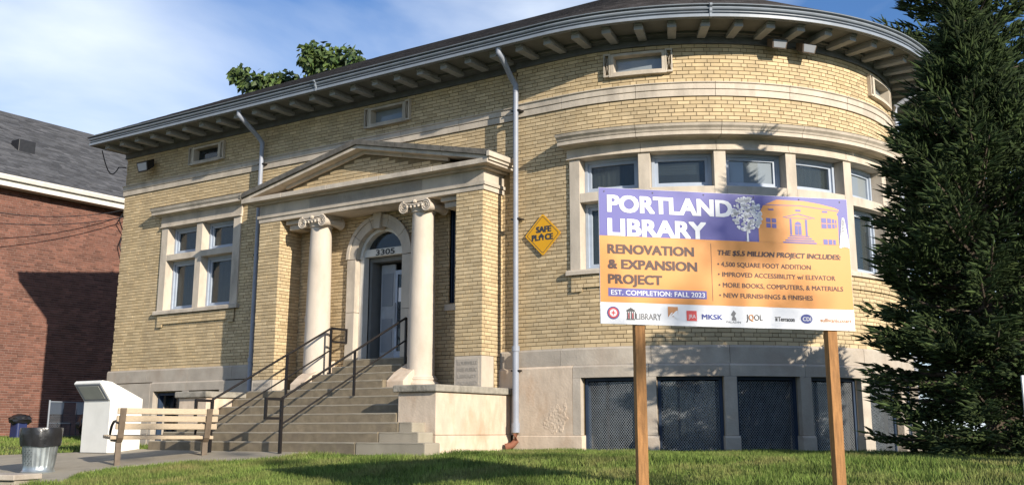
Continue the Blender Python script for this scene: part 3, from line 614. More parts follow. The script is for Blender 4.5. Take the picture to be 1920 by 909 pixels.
mb = MB(); mb.prism([(AX-.065, 4.21), (AX+.065, 4.21), (AX+.11, 4.532), (AX-.11, 4.532)], 1, -.14, .2); part(mb, 'keystone', 'limestone', bevel=.01)
arch_ring(.53, .597, .06, .26, 'fanlight_frame', 'white_paint', 0, 2)
mb = MB(); q = [math.pi*j/20 for j in range(21)]; mb.prism([(AX-.50*math.cos(t), 3.85+.335*math.sin(t)) for t in q], 1, .20, .21); part(mb, 'fanlight_glass', 'window_glass')
mb = MB(); mb.box(AX-.6, AX+.6, .12, .26, 3.71, 3.86); tr = part(mb, 'door_transom', 'white_paint', bevel=.006)
mb = MB(); text_mb('3305', mb, lambda u, d, v: (u, .12-d, v), AX-.22, 3.728, .115, .48, .03, d1=.006); mb.build('house_number', 'black_iron', tr)
for a, b in ((AX-.597, AX-.50), (AX+.50, AX+.597)): mb = MB(); mb.box(a, b, .08, .24, 1.70, 3.707); part(mb, 'door_casing', 'white_paint', bevel=.008)
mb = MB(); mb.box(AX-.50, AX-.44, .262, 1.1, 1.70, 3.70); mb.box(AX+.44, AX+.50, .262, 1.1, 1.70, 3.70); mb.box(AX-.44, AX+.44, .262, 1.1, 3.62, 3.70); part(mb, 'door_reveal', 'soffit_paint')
mb = MB(); mb.box(AX-.36, AX+.0, .46, .50, 1.70, 3.58); d1 = part(mb, 'door_leaf', 'bracket_paint')
m2 = MB(); m2.box(AX-.32, AX-.05, .45, .462, 2.75, 3.4); m2.box(AX-.32, AX-.05, .45, .462, 1.85, 2.5); m2.build('raised_panel', 'painted_trim', d1)
fr = MB()
for q in ((AX+.02, AX+.08, 1.70, 3.45), (AX+.40, AX+.46, 1.70, 3.45), (AX+.08, AX+.40, 1.70, 1.85), (AX+.08, AX+.40, 3.36, 3.45)): fr.box(q[0], q[1], .44, .49, q[2], q[3])
d2 = part(fr, 'glazed_door', 'window_paint')
m2 = MB(); m2.box(AX+.08, AX+.40, .462, .468, 1.85, 3.36); m2.build('pane', 'window_glass', d2)
m2 = MB(); m2.box(AX+.10, AX+.24, .453, .458, 2.82, 3.1); m2.build('paper_notice', 'sign_white', d2)
m2 = MB(); m2.tube([(AX+.07, .40, 2.3), (AX+.07, .40, 2.8)], .012, 6); m2.build('handle', 'gutter_metal', d2)
mb = MB(); mb.box(AX-.5, AX+.5, 1.08, 1.12, 1.6, 3.7); part(mb, 'dark_vestibule', 'dark_room')
mb = MB(); mb.box(-15.9, -11.3, .3, .34, 1.05, 4.5); 
# downspouts
def downspout(x, y, z1, z0, gx, boot):
    p = MB(); p.tube([(gx, -.88, 7.0), (gx, -.88, 6.93), (gx+.02, -.80, 6.85), (x-.03, y-.10, 6.60), (x, y, 6.48), (x, y, 6.35)], .052, 10); p.tube([(x, y, 6.36), (x, y, z0+1.45)], .048, 10)
    o = part(p, 'downspout', 'downspout_paint', smooth=True)
    q = MB(); q.tube([(x, y, z0+1.5), (x, y-.0, z0+.1)], .056, 12); q.tube([(x, y, z0+1.52), (x, y, z0+1.43)], .068, 12); q.tube([(x, y, z0+.22), (x, y, z0+.06)], .07, 12); q.build('lower_pipe', 'downspout_paint', o, smooth=True)
    q = MB()
    for z in (6.0, 4.0, z0+1.1): q.box(x-.09, x+.09, y-.02, y+.14, z-.012, z+.012)
    q.build('pipe_strap', 'dark_iron', o)
    if boot: q = MB(); q.tube([(x, y, .28), (x, y, .16), (x-.04, y-.05, .09), (x-.13, y-.12, .06)], [.05, .055, .055, .06], 10); q.build('clay_boot', 'terracotta', o, smooth=True)
downspout(-10.29, -.27, 6.5, .24, -10.25, True); downspout(-17.08, -.13, 6.5, .3, -17.02, False)
mb = MB(); mb.tube([WB(7.95, .8, 7.0), WB(7.95, .5, 6.85), WB(7.95, .09, 6.6), WB(7.95, .08, 6.4), WB(7.95, .08, .2)], .05, 10); part(mb, 'downspout', 'downspout_paint', smooth=True)

# ------------------------------------------------------------------ entrance stairs
st = thing('entrance_stairs', (-13.6, -1.6, 0), 'worn grey concrete steps between two stone pedestals leading up to the library door', 'stairs')
RI, TR, Y0 = .153, .30, -3.1
for k in range(1, 12):
    y = Y0+TR*(k-1); x0, x1 = (-15.9, -11.3)
    if k == 1: x0, x1 = -16.35, -9.98
    if k == 2: x0, x1 = -16.35, -10.35
    if k == 3: x0, x1 = -16.35, -10.72
    if k >= 8: x0, x1 = -14.72, -12.66
    if k == 10: x0, x1 = -14.5, -12.72
    if k == 11: x0, x1 = -14.5, -12.86
    back = min(y+TR+.06, -.105) if k < 11 else .46
    zb = -.15 if k == 1 else RI*(k-1)-.05
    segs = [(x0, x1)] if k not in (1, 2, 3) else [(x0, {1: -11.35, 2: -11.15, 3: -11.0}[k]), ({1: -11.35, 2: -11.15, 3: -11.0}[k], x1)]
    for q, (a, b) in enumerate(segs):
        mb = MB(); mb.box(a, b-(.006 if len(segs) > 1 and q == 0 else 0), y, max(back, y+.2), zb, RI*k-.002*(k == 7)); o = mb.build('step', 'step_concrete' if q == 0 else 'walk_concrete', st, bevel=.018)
        e_ = MB(); R7 = random.Random(k*3+q); e_.sweep([(.0, -.020), (.0035, -.018), (.0035, -.004), (-.03, .0022), (-.03, -.02)], [a+.03+(b-a-.06)*i/24 for i in range(25)], lambda s_, d, z, y=y, zt_=RI*k-.002*(k == 7): (s_, y-d, zt_+z-(.006*math.sin(s_*9+y*7)**2 if z < -.01 else 0))); e_.build('worn_sunlit_edge', 'walk_concrete', o)  # paler strip: wear plus a sunlit tread line put into the colour
mb = MB(); mb.box(-15.89, -11.31, -3.0+.6, -.12, -.1, .28); mb.box(-15.89, -11.31, -1.3, -.12, .28, .88); mb.box(-14.7, -12.7, -.7, -.12, .88, 1.2); mb.build('step_core', 'step_concrete', st)
for a, b in ((-16.7, -15.92), (-11.28, -10.5)):
    mb = MB(); mb.box(a, b, -2.2, -.13, .262, .93); p = mb.build('pedestal', 'stained_stone', st, bevel=.012)
    mb = MB(); mb.box(a-.02, b+.02, -2.22, -.13, -.15, .258); mb.build('pedestal_plinth', 'stained_stone', p, bevel=.01)
    mb = MB(); mb.box(a-.06, b+.06, -2.27, -.06, .933, 1.047); c_ = mb.build('pedestal_cap', 'cap_stone', p, bevel=.02)
    mb = MB(); mb.box(a+.0 if a > -12 else a-.001, b+.001, -2.203, -2.12, .30, .90);
for a, b in ((-15.95, -14.74), (-12.64, -11.25)):
    mb = MB(); mb.box(a, b, -1.0, .0, .86, 1.046); mb.build('porch_slab', 'base_stone', st, bevel=.008)
# cheek blocks beside the upper flight
for sg, (a, b) in ((1, (-12.655, -12.5)), (-1, (-14.88, -14.725))):
    xa, xb = (a, b)
    mb = MB(); mb.prism([(-.92, 1.05), (-.92, 1.20), (-.72, 1.36), (-.45, 1.50), (-.13, 1.66), (-.065, 1.68), (-.065, 1.05)], 0, xa-(.0 if sg > 0 else .2), xb+(.25 if sg > 0 else .0)); mb.build('cheek_block', 'stained_stone', st, bevel=.015)

# ------------------------------------------------------------------ handrails
def handrail(x, label, top_loop, end, mids, low_loop=True):
    r = thing('handrail', (x, -3.32, 0), label, 'handrail', 'iron handrails on the entrance steps')
    sl_ = RI/TR; zt = lambda y: .84+sl_*(y+3.3)
    y1 = end; q = .020
    def bar(name, a, b, rad=q):
        m_ = MB(); m_.tube([a, b], rad, 6); m_.build(name, 'dark_iron', r)
    m_ = MB(); m_.box(x-.022, x+.022, -3.322, -3.278, -.03, .84); m_.build('post', 'dark_iron', r)
    pts = [(x, -3.3, .84), (x, y1, zt(y1))]; bar('top_rail', *pts, .020)
    bar('lower_rail', (x, -3.3, .84-.42), (x, y1, zt(y1)-.42), .015)
    for y, zf in mids: m_ = MB(); m_.box(x-.018, x+.018, y-.018, y+.018, zf, zt(y)); m_.build('post', 'dark_iron', r)
    m_ = MB(); m_.box(x-.02, x+.02, -3.62, -3.322, .80, .845); m_.box(x-.02, x+.02, -3.66, -3.62, .50, .845); m_.box(x-.02, x+.02, -3.62, -3.322, .50, .54); m_.build('end_loop', 'dark_iron', r)
    if top_loop:
        z = zt(y1); m_ = MB(); m_.box(x-.02, x+.02, y1, y1+.42, z-.02, z+.022); m_.box(x-.02, x+.02, y1+.42, y1+.46, z-.27, z+.022); m_.box(x-.02, x+.02, y1, y1+.42, z-.27, z-.235); m_.build('end_loop', 'dark_iron', r)
handrail(-14.45, 'dark iron handrail on the left of the steps, its top loop against the door surround', True, -.50, [(-1.62, .92), (-.50, 1.37)])
handrail(-12.78, 'dark iron handrail nearer the right pedestal, with an open square loop at its foot', False, -.25, [(-1.62, .92), (-.25, 1.53)])

# ------------------------------------------------------------------ lights on the building
def flood(W, s, z, label, k=1.):
    p = W(s, .04, z); t = thing('floodlight', p, label, 'floodlight', 'floodlights on the library walls')
    m_ = MB(); m_.box(s-.03, s+.03, .022, .2, z+.02, z+.06, W); m_.build('arm', 'dark_iron', t)
    m_ = MB(); Z_ = lambda dz: z+dz*k; H_ = .14*k; G_ = .12*k; vs = [(s-H_, .16, Z_(.10)), (s+H_, .16, Z_(.10)), (s+H_, .36, Z_(.04)), (s-H_, .36, Z_(.04)), (s-H_, .14, Z_(-.02)), (s+H_, .14, Z_(-.02)), (s+G_, .30, Z_(-.12)), (s-G_, .30, Z_(-.12))]
    m_.add([W(*v) for v in vs], [(0, 1, 2, 3), (4, 5, 6, 7), (0, 1, 5, 4), (2, 3, 7, 6), (0, 3, 7, 4), (1, 2, 6, 5)]); m_.build('housing', 'bark' if s > 0 else 'dark_iron', t, bevel=.008)
    m_ = MB(); m_.add([W(s-.10*k, .313, z-.10*k), W(s+.10*k, .313, z-.10*k), W(s+.115*k, .358, z+.02*k), W(s-.115*k, .358, z+.02*k), W(s-.10*k, .300, z-.10*k), W(s+.10*k, .300, z-.10*k), W(s+.115*k, .345, z+.02*k), W(s-.115*k, .345, z+.02*k)], [(0, 1, 2, 3), (7, 6, 5, 4), (0, 4, 5, 1), (1, 5, 6, 2), (2, 6, 7, 3), (3, 7, 4, 0)])
    m_.build('lens', 'chair_white' if k > 1 else 'painted_trim', t)
flood(WB, 3.72, 6.82, 'grey floodlight under the curved eaves, the left one of the pair')
flood(WB, 4.26, 6.80, 'grey floodlight under the curved eaves, the right one of the pair')
flood(WC, -20.95, 6.50, 'dark wall floodlight high beside the left attic window near the building corner', 1.45)

# ------------------------------------------------------------------ SAFE PLACE sign
sp = thing('safe_place_sign', (-9.80, -.125, 3.68), 'yellow diamond SAFE PLACE sign fixed to the buff brick beside the downspout', 'sign')
c0 = (-9.80, 3.685); hd = .37
def rd(rad, cr_):   # rounded diamond polygon
    P = []
    for i in range(4):
        a = math.pi/2*i; cx, cz = math.cos(a)*(rad-cr_*1.414), math.sin(a)*(rad-cr_*1.414)
        for j in range(5): t = a-math.pi/4+math.pi/2*j/4; P.append((c0[0]+cx+cr_*math.cos(t), c0[1]+cz+cr_*math.sin(t)))
    return P
m_ = MB(); m_.prism(rd(.375, .03), 1, -.150, -.140); m_.build('plate', 'safe_yellow', sp)
o_, i_ = rd(.335, .03), rd(.322, .028); k = len(o_); m_ = MB(); m_.v = [(x, -.1512, z) for x, z in o_+i_]; m_.f = [(a, (a+1) % k, (a+1) % k+k, a+k) for a in range(k)]; m_.build('border', 'sign_dark', sp)
WS = lambda u, d, v: (u, -.150-d, v)
m_ = MB(); text_mb('SAFE', m_, WS, -9.93, 3.73, .105, .30, .07, d1=.0015); text_mb('PL', m_, WS, -10.02, 3.59, .105, .125, .07, d1=.0015); text_mb('CE', m_, WS, -9.745, 3.59, .105, .15, .07, d1=.0015)
k = len(m_.v); hx = -9.83; m_.v += [WS(hx+a, .0015, 3.588+b) for a, b in ((-.05, 0), (-.018, 0), (-.018, .045), (.018, .045), (.018, 0), (.05, 0), (.05, .055), (.072, .055), (0, .125), (-.072, .055), (-.05, .055))]; m_.f += [tuple(range(k, k+11))]
m_.build('lettering', 'sign_dark', sp)
m_ = MB(); m_.box(-9.82, -9.78, -.140, -.118, 3.4, 3.44); m_.box(-9.82, -9.78, -.140, -.118, 3.93, 3.97); m_.build('bracket', 'dark_iron', sp)

# ------------------------------------------------------------------ renovation sign
SL, SR, ST = Vector((-4.561, -7.422, 2.461)), Vector((-2.836, -5.792, 2.433)), 1.22
ud = (SR-SL); SW = ud.length; ud /= SW; nd = Vector((ud.y, -ud.x, 0)).normalized()
def SG(u, d, v): p = SL+ud*(u/2.373*SW)+nd*d; return (p.x, p.y, p.z-1.22+v)
rs = thing('renovation_sign', SG(1.2, -.05, -1.9), 'large purple and orange PORTLAND LIBRARY renovation board on two wooden posts on the lawn', 'sign')
m_ = MB(); m_.box(0, 2.373, -.018, 0, 0, 1.22, SG, 8); m_.build('panel', 'sign_white', rs)
def sheet(poly, name, m, d=.0015, par=None):
    m_ = MB(); k = len(poly); m_.v = [SG(u, d, v) for u, v in poly]+[SG(u, d-.001, v) for u, v in poly]; m_.f = [tuple(range(k))]+[(i, (i+1) % k, (i+1) % k+k, i+k) for i in range(k)]
    return m_.build(name, m, par or rs, fix=False)
def R4(a, b, c, d): return [(a, c), (b, c), (b, d), (a, d)]
sheet(R4(.002, 2.371, .783, 1.218), 'purple_band', 'sign_blue'); sheet(R4(.002, 2.371, .190, .7825), 'orange_field', 'sign_orange')
bl = sheet([(1.495, .783), (1.495, 1.02), (1.548, 1.125), (1.60, 1.15), (1.682, 1.186), (1.95, 1.183), (2.098, 1.163), (2.24, 1.135), (2.288, 1.115), (2.285, 1.10), (2.262, 1.075), (2.274, 1.05), (2.268, .783)], 'library_silhouette', 'sign_orange', .003)
def deco(shapes, name, m, d=.0045):
    m_ = MB()
    for poly in shapes: k = len(m_.v); m_.v += [SG(u, d, v) for u, v in poly]; m_.f += [tuple(range(k, k+len(poly)))]
    return m_.build(name, m, rs, fix=False)
P_ = []
for a, b, c, d in ((1.571, 1.613, .970, 1.009), (1.625, 1.668, .968, 1.007), (1.571, 1.613, .920, .960), (1.625, 1.668, .918, .958), (1.595, 1.648, 1.083, 1.096), (1.859, 1.911, 1.083, 1.100), (2.12, 2.173, 1.082, 1.099),
                   (1.798, 1.818, .86, 1.012), (1.948, 1.968, .858, 1.01), (1.845, 1.876, .862, .95), (1.880, 1.910, .862, .95), (1.79, 1.985, .846, .856), (1.772, 2.005, .826, .837), (1.75, 2.03, .805, .817), (1.725, 2.05, .784, .797),
                   (2.107, 2.158, .985, 1.031), (2.107, 2.158, .935, .978), (2.166, 2.205, .985, 1.03), (2.166, 2.205, .937, .978), (2.213, 2.238, .987, 1.024), (2.213, 2.238, .939, .978), (2.245, 2.258, .985, 1.018), (2.245, 2.258, .945, .978),
                   (2.117, 2.160, .785, .832), (2.168, 2.205, .785, .832), (2.213, 2.238, .785, .831), (1.76, 2.01, 1.016, 1.021)): P_.append(R4(a, b, c, d))
P_.append([(1.845+.0, .955)]+[(1.8775-.0325*math.cos(math.pi*t/8), .955+.033*math.sin(math.pi*t/8)) for t in range(9)]+[(1.91, .955)])
P_.append([(1.735, 1.02), (1.885, 1.055), (1.885, 1.063), (1.735, 1.026)]); P_.append([(1.885, 1.055), (2.044, 1.02), (2.044, 1.026), (1.885, 1.063)]); P_.append([(1.535, 1.127), (1.90, 1.135), (2.285, 1.098), (2.285, 1.104), (1.90, 1.141), (1.535, 1.133)])
deco(P_, 'building_artwork', 'sign_blue')
R = random.Random(2); tr_ = []
for i in range(230):
    a, q = R.uniform(0, 6.28), math.sqrt(R.random()); u, v = 1.385+.145*q*math.cos(a), 1.035+.165*q*math.sin(a)
    if v > 1.2: continue
    t = R.uniform(0, 6.28); s_ = R.uniform(.010, .022); tr_.append([(u+s_*math.cos(t+b), v+s_*math.sin(t+b)*R.uniform(.5, 1)) for b in (0, 1.3, 2.6, 3.9, 5.1)])
tr_.append([(1.375, .78), (1.398, .78), (1.392, .90), (1.381, .90)])
for i in range(9):
    t = i/8; h = 1.03-t*.23; w_ = .010+.036*t
    for j in range(5): uu = 2.322+(j-2)*w_*.45; tr_.append([(uu-.012, h-.03-abs(j-2)*.006), (uu+.012, h-.03-abs(j-2)*.006), (uu, h+.015)])
deco([[(min(max(u, .01), 2.368), v) for u, v in p] for p in tr_], 'white_tree_artwork', 'sign_white', .006)
for t_, y_, w_ in (('PORTLAND', 1.004, 1.155), ('LIBRARY', .790, .90)): m_ = MB(); text_mb(t_, m_, SG, .085, y_, .155, w_, .045, d1=.0045); m_.build('headline_lettering', 'sign_white', rs)
for t, x, y, h, wd, b, sh in (('RENOVATION', .077, .626, .083, .79, .022, 0), ('& EXPANSION', .077, .491, .083, .815, .022, 0), ('PROJECT', .077, .358, .083, .486, .022, 0), ('THE $5.5 MILLION PROJECT INCLUDES:', 1.089, .648, .046, 1.18, .018, .18),
    ('\u2022 4,500 SQUARE FOOT ADDITION', 1.088, .545, .043, .89, .008, 0), ('\u2022 IMPROVED ACCESSIBILITY w/ ELEVATOR', 1.09, .453, .043, 1.12, .008, 0), ('\u2022 MORE BOOKS, COMPUTERS, & MATERIALS', 1.092, .357, .043, 1.187, .008, 0), ('\u2022 NEW FURNISHINGS & FINISHES', 1.094, .264, .043, .886, .008, 0)):
    m_ = MB(); text_mb(t, m_, SG, x, y, h, wd, {.022: .05, .018: .05}.get(b, .022), sh, d1=.0035); m_.build('project_lettering', 'sign_brown', rs)
sheet(R4(1.030, 1.034, .228, .749), 'divider_line', 'sign_brown', .003)
sheet(R4(.073, .977, .243, .316), 'date_box', 'sign_blue', .003); m_ = MB(); text_mb('EST. COMPLETION: FALL 2023', m_, SG, .098, .257, .044, .86, .015, d1=.0045); m_.build('date_lettering', 'sign_white', rs)
circ = lambda u, v, r, r2=None, n=20: [(u+r*math.cos(6.2832*i/n), v+(r2 or r)*math.sin(6.2832*i/n)) for i in range(n)]
deco([circ(.115, .097, .056)], 'city_seal', 'sign_navy', .003); deco([circ(.115, .097, .047)], 'city_seal', 'sign_red', .004); deco([circ(.115, .097, .033)], 'city_seal', 'sign_white', .005)
deco([[(.115+r*math.sin(a), .097+r*math.cos(a)) for a, r in ((0, .028), (.5, .010), (1.6, .024), (2.3, .009), (3.14, .026), (3.98, .009), (4.68, .024), (5.78, .010))]], 'city_seal', 'sign_red', .006)
lg = [R4(.233, .313, .039, .048), R4(.233, .313, .114, .120), [(.228, .121), (.318, .121), (.273, .148)]]+[R4(.238+i*.018, .247+i*.018, .05, .112) for i in range(5)]
deco(lg, 'sponsor_logo', 'sign_dark', .003); deco([R4(.251, .257, .05, .10), R4(.287, .293, .05, .10)], 'sponsor_logo', 'sign_red', .0045)
deco([R4(.612, .704, .078, .166)], 'sponsor_logo', 'sign_tan', .003); deco([[(.605, .06), (.64, .11), (.70, .135), (.706, .05), (.66, .085)]], 'sponsor_logo', 'sign_white', .0045); deco([[(.63, .082), (.66, .12), (.69, .135), (.665, .11)], [(.618, .10), (.64, .13), (.66, .145), (.64, .12)]], 'sponsor_logo', 'sign_tan', .0055)
deco([R4(.783, .877, .046, .136)], 'sponsor_logo', 'sign_red', .003); m_ = MB(); text_mb('JRA', m_, SG, .80, .07, .035, .066, .0, d1=.0045); m_.build('sponsor_logo', 'sign_white', rs)
deco([[(1.20, .062), (1.245, .062), (1.24, .085), (1.228, .10), (1.245, .125), (1.222, .152), (1.205, .128), (1.195, .11), (1.212, .10)]], 'sponsor_logo', 'sign_grey', .003)
deco([circ(1.910, .095, .056, .042)], 'sponsor_logo', 'sign_navy', .003)
m_ = MB(); text_mb('LIBRARY', m_, SG, .322, .044, .058, .228, .015, d1=.003); text_mb('PALADIN', m_, SG, 1.15, .038, .018, .135, 0, d1=.003); m_.build('sponsor_lettering', 'sign_grey', rs)
m_ = MB(); text_mb('MKSK', m_, SG, .925, .065, .045, .19, .04, d1=.003); m_.build('sponsor_lettering', 'sign_navy', rs)
m_ = MB(); text_mb('JQOL', m_, SG, 1.338, .067, .055, .155, .02, d1=.003); text_mb('Terracon', m_, SG, 1.638, .068, .040, .155, .03, d1=.003); m_.build('sponsor_lettering', 'sign_dark', rs)
deco([R4(1.612, 1.632, .068, .095), R4(1.607, 1.645, .099, .105)], 'sponsor_logo', 'sign_dark', .003)
m_ = MB(); text_mb('Q', m_, SG, 1.362, .067, .055, .045, .02, d1=.0055); m_.build('sponsor_lettering', 'sign_tan', rs)
m_ = MB(); text_mb('CDI', m_, SG, 1.872, .077, .036, .078, .012, d1=.0045); m_.build('sponsor_lettering', 'sign_white', rs)
m_ = MB(); text_mb('sullivan|cozart', m_, SG, 2.042, .072, .036, .30, .02, d1=.003); m_.build('sponsor_lettering', 'sign_tan', rs)
for u0 in (.315, 2.115):
    m_ = MB(); m_.box(u0, u0+.092, -.112, -.02, -1.75, 1.12, SG); m_.build('post', 'fir_post', rs, bevel=.005)
m_ = MB()
for u, v in ((.05, 1.185), (.50, 1.19), (.98, 1.195), (1.46, 1.195), (1.9, 1.195), (2.3, 1.19)): m_.add([SG(u+.008*math.cos(a), .004, v+.008*math.sin(a)) for a in (0, 1.57, 3.14, 4.71)]+[SG(u, .008, v)], [(0, 1, 4), (1, 2, 4), (2, 3, 4), (3, 0, 4)])
m_.build('screw_heads', 'weathered_stone', rs, kind='stuff')

# ------------------------------------------------------------------ bench
B1, B0 = Vector((-14.07, -3.68, 0)), Vector((-14.60, -4.94, 0))
bu = (B1-B0).normalized(); bn = Vector((-bu.y, bu.x, 0)); zg = gz(-14.1, -4.5)
BL = (B1-B0).length
def BW(u, d, z): p = B0+bu*u+bn*d; return (p.x, p.y, p.z+zg+z)
be = thing('park_bench', BW(BL/2, .2, 0), 'park bench with pale wooden slats and brown metal legs, seen from behind by the walk', 'bench')
for i, (z, d) in enumerate(((.51, .03), (.628, .0), (.746, -.035))):
    m_ = MB(); m_.box(-.08, BL+.16, d, d+.05, z, z+.094, BW); m_.build('backrest_slat', 'bench_slat', be, bevel=.012)
for i in range(4): m_ = MB(); m_.box(-.14, BL+.13, .09+i*.135, .205+i*.135, 0.355+.006*i, .41+.006*i, BW); m_.build('seat_slat', 'bench_slat', be, bevel=.012)
for u in (0, BL):
    m_ = MB(); m_.box(u-.042, u+.042, .10, .16, -.2, .36, BW); m_.build('leg', 'bench_metal', be)
    m_ = MB(); pr_ = [(.50, .352), (.10, .34), (.05, .40), (-.01, .66), (-.05, .84), (-.075, .84), (-.045, .66), (.02, .38), (.08, .315), (.50, .325)]
    m_.v = [BW(u-.045, d, z) for d, z in pr_]+[BW(u+.045, d, z) for d, z in pr_]; k = len(pr_); m_.f = [tuple(range(k))[::-1], tuple(range(k, 2*k))]+[(i, (i+1) % k, (i+1) % k+k, i+k) for i in range(k)]; m_.build('backrest_frame', 'bench_metal', be)
    m_ = MB(); m_.tube([BW(u-.05, .03, .60), BW(u-.05, .16, .64), BW(u-.05, .32, .63), BW(u-.05, .44, .57), BW(u-.05, .51, .48), BW(u-.05, .53, .38)], .022, 8); m_.build('armrest', 'black_iron', be)

# ------------------------------------------------------------------ litter bin
tx, ty = -15.38, -5.80; tz = gz(tx, ty)
tc_ = thing('litter_bin', (tx, ty, tz), 'ribbed galvanised rubbish can lined with a black bag at the edge of the walk', 'rubbish can')
n = 64; V = []; F = []; hs = [(0, .245, 0), (.02, .25, 0), (.04, .23, 0), (.07, .22, .3), (.12, .222, 1), (.42, .255, 1), (.46, .262, .3), (.50, .27, 0), (.66, .285, 0)]
for h, r, rb in hs:
    for i in range(n): a = 2*math.pi*i/n; rr = r+.007*rb*math.cos(a*26); V.append((tx+rr*math.cos(a), ty+rr*math.sin(a), tz+h))
F = [(j*n+i, j*n+(i+1) % n, (j+1)*n+(i+1) % n, (j+1)*n+i) for j in range(len(hs)-1) for i in range(n)]+[tuple(range(n))[::-1]]
m_ = MB(); m_.add(V, F); m_.build('can_body', 'galvanised', tc_, smooth=True)
m_ = MB()
for ca in (-1.25, -2.2):
    for i in range(5):
        for j in range(8):
            if (i+j) % 2 or abs(i-2)+abs(j-3.5) > 4.6: continue
            a = ca-.22+i*.11; z = .12+j*.032; rr = .224+z*.11+.008; c = Vector((tx+rr*math.cos(a), ty+rr*math.sin(a), tz+z)); t = Vector((-math.sin(a), math.cos(a), 0))
            m_.add([c-t*.008, c+Vector((0, 0, .011)), c+t*.008, c-Vector((0, 0, .011))], [(0, 1, 2, 3)])
m_.build('punched_holes', 'black_iron', tc_, fix=False, kind='stuff')
V = []; R = random.Random(9); hb = [(.40, .285), (.47, .295), (.55, .305), (.64, .31), (.675, .305), (.68, .285), (.60, .25), (.45, .20)]
for j, (h, r) in enumerate(hb):
    for i in range(n): a = 2*math.pi*i/n; rr = r+.006*math.sin(a*9+j)+.004*R.uniform(-1, 1); V.append((tx+rr*math.cos(a), ty+rr*math.sin(a), tz+h+.01*math.sin(a*3)*(j < 2)))
F = [(j*n+i, j*n+(i+1) % n, (j+1)*n+(i+1) % n, (j+1)*n+i) for j in range(len(hb)-1) for i in range(n)]+[tuple(range(7*n, 8*n))]
m_ = MB(); m_.add(V, F); m_.build('bin_bag', 'black_plastic', tc_, smooth=True)

# ------------------------------------------------------------------ book return
bx, by = -17.53, -3.66
bk = thing('book_return', (-17.1, -3.1, gz(-17, -3.6)), 'white metal book return box with a slanted grey chute door, standing behind the bench', 'book drop')
zz = gz(-17, -3.6)-.02; x0, x1 = -17.53, -16.74
pf = [(-3.66, zz), (-3.66, zz+.93), (-3.90, zz+1.24), (-3.86, zz+1.29), (-3.66, zz+1.27), (-2.98, zz+.98), (-2.98, zz)]
m_ = MB(); m_.prism(pf, 0, x0, x1); m_.build('body', 'book_white', bk, bevel=.01)
nn = Vector((0, -.31, -.24)).normalized()
def panel(a, b, t0, t1, off, nm, m, th=.02):
    A, B_ = Vector((0, -3.66, zz+.93)), Vector((0, -3.90, zz+1.24)); p0, p1 = A.lerp(B_, t0)+nn*off, A.lerp(B_, t1)+nn*off; q0, q1 = p0-nn*th, p1-nn*th
    m2 = MB(); vs = [(x, p.y, p.z) for x in (a, b) for p in (p0, p1, q1, q0)]; m2.add(vs, [(0, 1, 2, 3), (7, 6, 5, 4), (0, 4, 5, 1), (1, 5, 6, 2), (2, 6, 7, 3), (3, 7, 4, 0)]); return m2.build(nm, m, bk)
panel(x0+.03, x1-.03, .05, .95, .008, 'chute_frame', 'painted_trim'); panel(x0+.10, x1-.10, .15, .85, .014, 'chute_door', 'book_panel')
m_ = MB(); m_.box(x0-.01, x1+.01, -3.67, -2.97, zz-.1, zz+.03); m_.build('base', 'weathered_stone', bk)

# ------------------------------------------------------------------ low wall block at the path edge
cw = MB(); cw.prism([(-15.35, -6.75), (-14.38, -6.42), (-14.15, -6.9), (-15.35, -7.4)], 2, -.75, -.42+.07); o = cw.build('low_wall', 'walk_concrete', bevel=.02); props(o, 'low concrete wall end with a lighter coping beside the walk, lower left', 'wall')
cw = MB(); cw.prism([(-15.4, -6.70), (-14.34, -6.38), (-14.11, -6.95), (-15.4, -7.45)], 2, -.349, -.27); cw.build('coping', 'base_stone', o, bevel=.015)

# ------------------------------------------------------------------ red brick building
RX = -28.6
red = thing('brick_building', (RX-5, 6, .1), 'long red brick building with dark shingled roof and white fascia beside the library', 'building')
def WRD(s, d, z): return (RX+d, s, z)
m_ = wall_sheet(WRD, -6, 16, -.2, 7.2, [], -.01, 99); m_.add([(RX-.01, -6, -.2), (RX-12, -6, -.2), (RX-12, -6, 7.2), (RX-.01, -6, 7.2), (RX-12, 16, -.2), (RX-12, 16, 7.2), (RX-.01, 16, -.2), (RX-.01, 16, 7.2)], [(0, 1, 2, 3), (4, 6, 7, 5)])
m_.add([(RX-.01, -6, 7.2), (RX-12, -6, 7.2), (RX-6, -6, 11.2)], [(0, 1, 2)])
rw = m_.build('wall', 'red_mortar', red)
BRK = []; brick_rows(WRD, -1.2, 7.6, .0, 7.1, off=.07)
def score(b):
    W, s0, s1, z0, z1, f = b
    if s1-s0 < .19: return -1
    p = pix(W(s0, 0, z0)); q = pix(W(s1, 0, z1))
    if p[0] < 2 or q[0] > 200 or p[1] > 740: return -1
    return abs(q[0]-p[0])*abs(q[1]-p[1])
emit_bricks(BRK, .02, rw, 'red_brick', 300, 'brickwork')
m_ = MB(); m_.box(RX-.02, RX+.40, -6.3, 16.3, 7.10, 7.14); m_.build('soffit', 'white_paint', red)
m_ = MB(); m_.box(RX+.40, RX+.44, -6.3, 16.3, 7.08, 7.32); m_.build('fascia', 'white_paint', red)
m_ = MB(); m_.sweep([(0, 7.25), (.10, 7.25), (.13, 7.34), (.13, 7.38), (0, 7.38)], [-6.3, 16.3], lambda s, d, z: (RX+.443+d, s, z)); m_.build('gutter', 'white_paint', red)
rz0, rz1 = 7.38, 11.22
m_ = MB(); m_.prism([(RX+.45, rz0-.02), (RX-6, rz1-.02), (RX-12.45, rz0-.02)], 1, -6.4, 16.4); rf = m_.build('roof', 'grey_shingle', red)
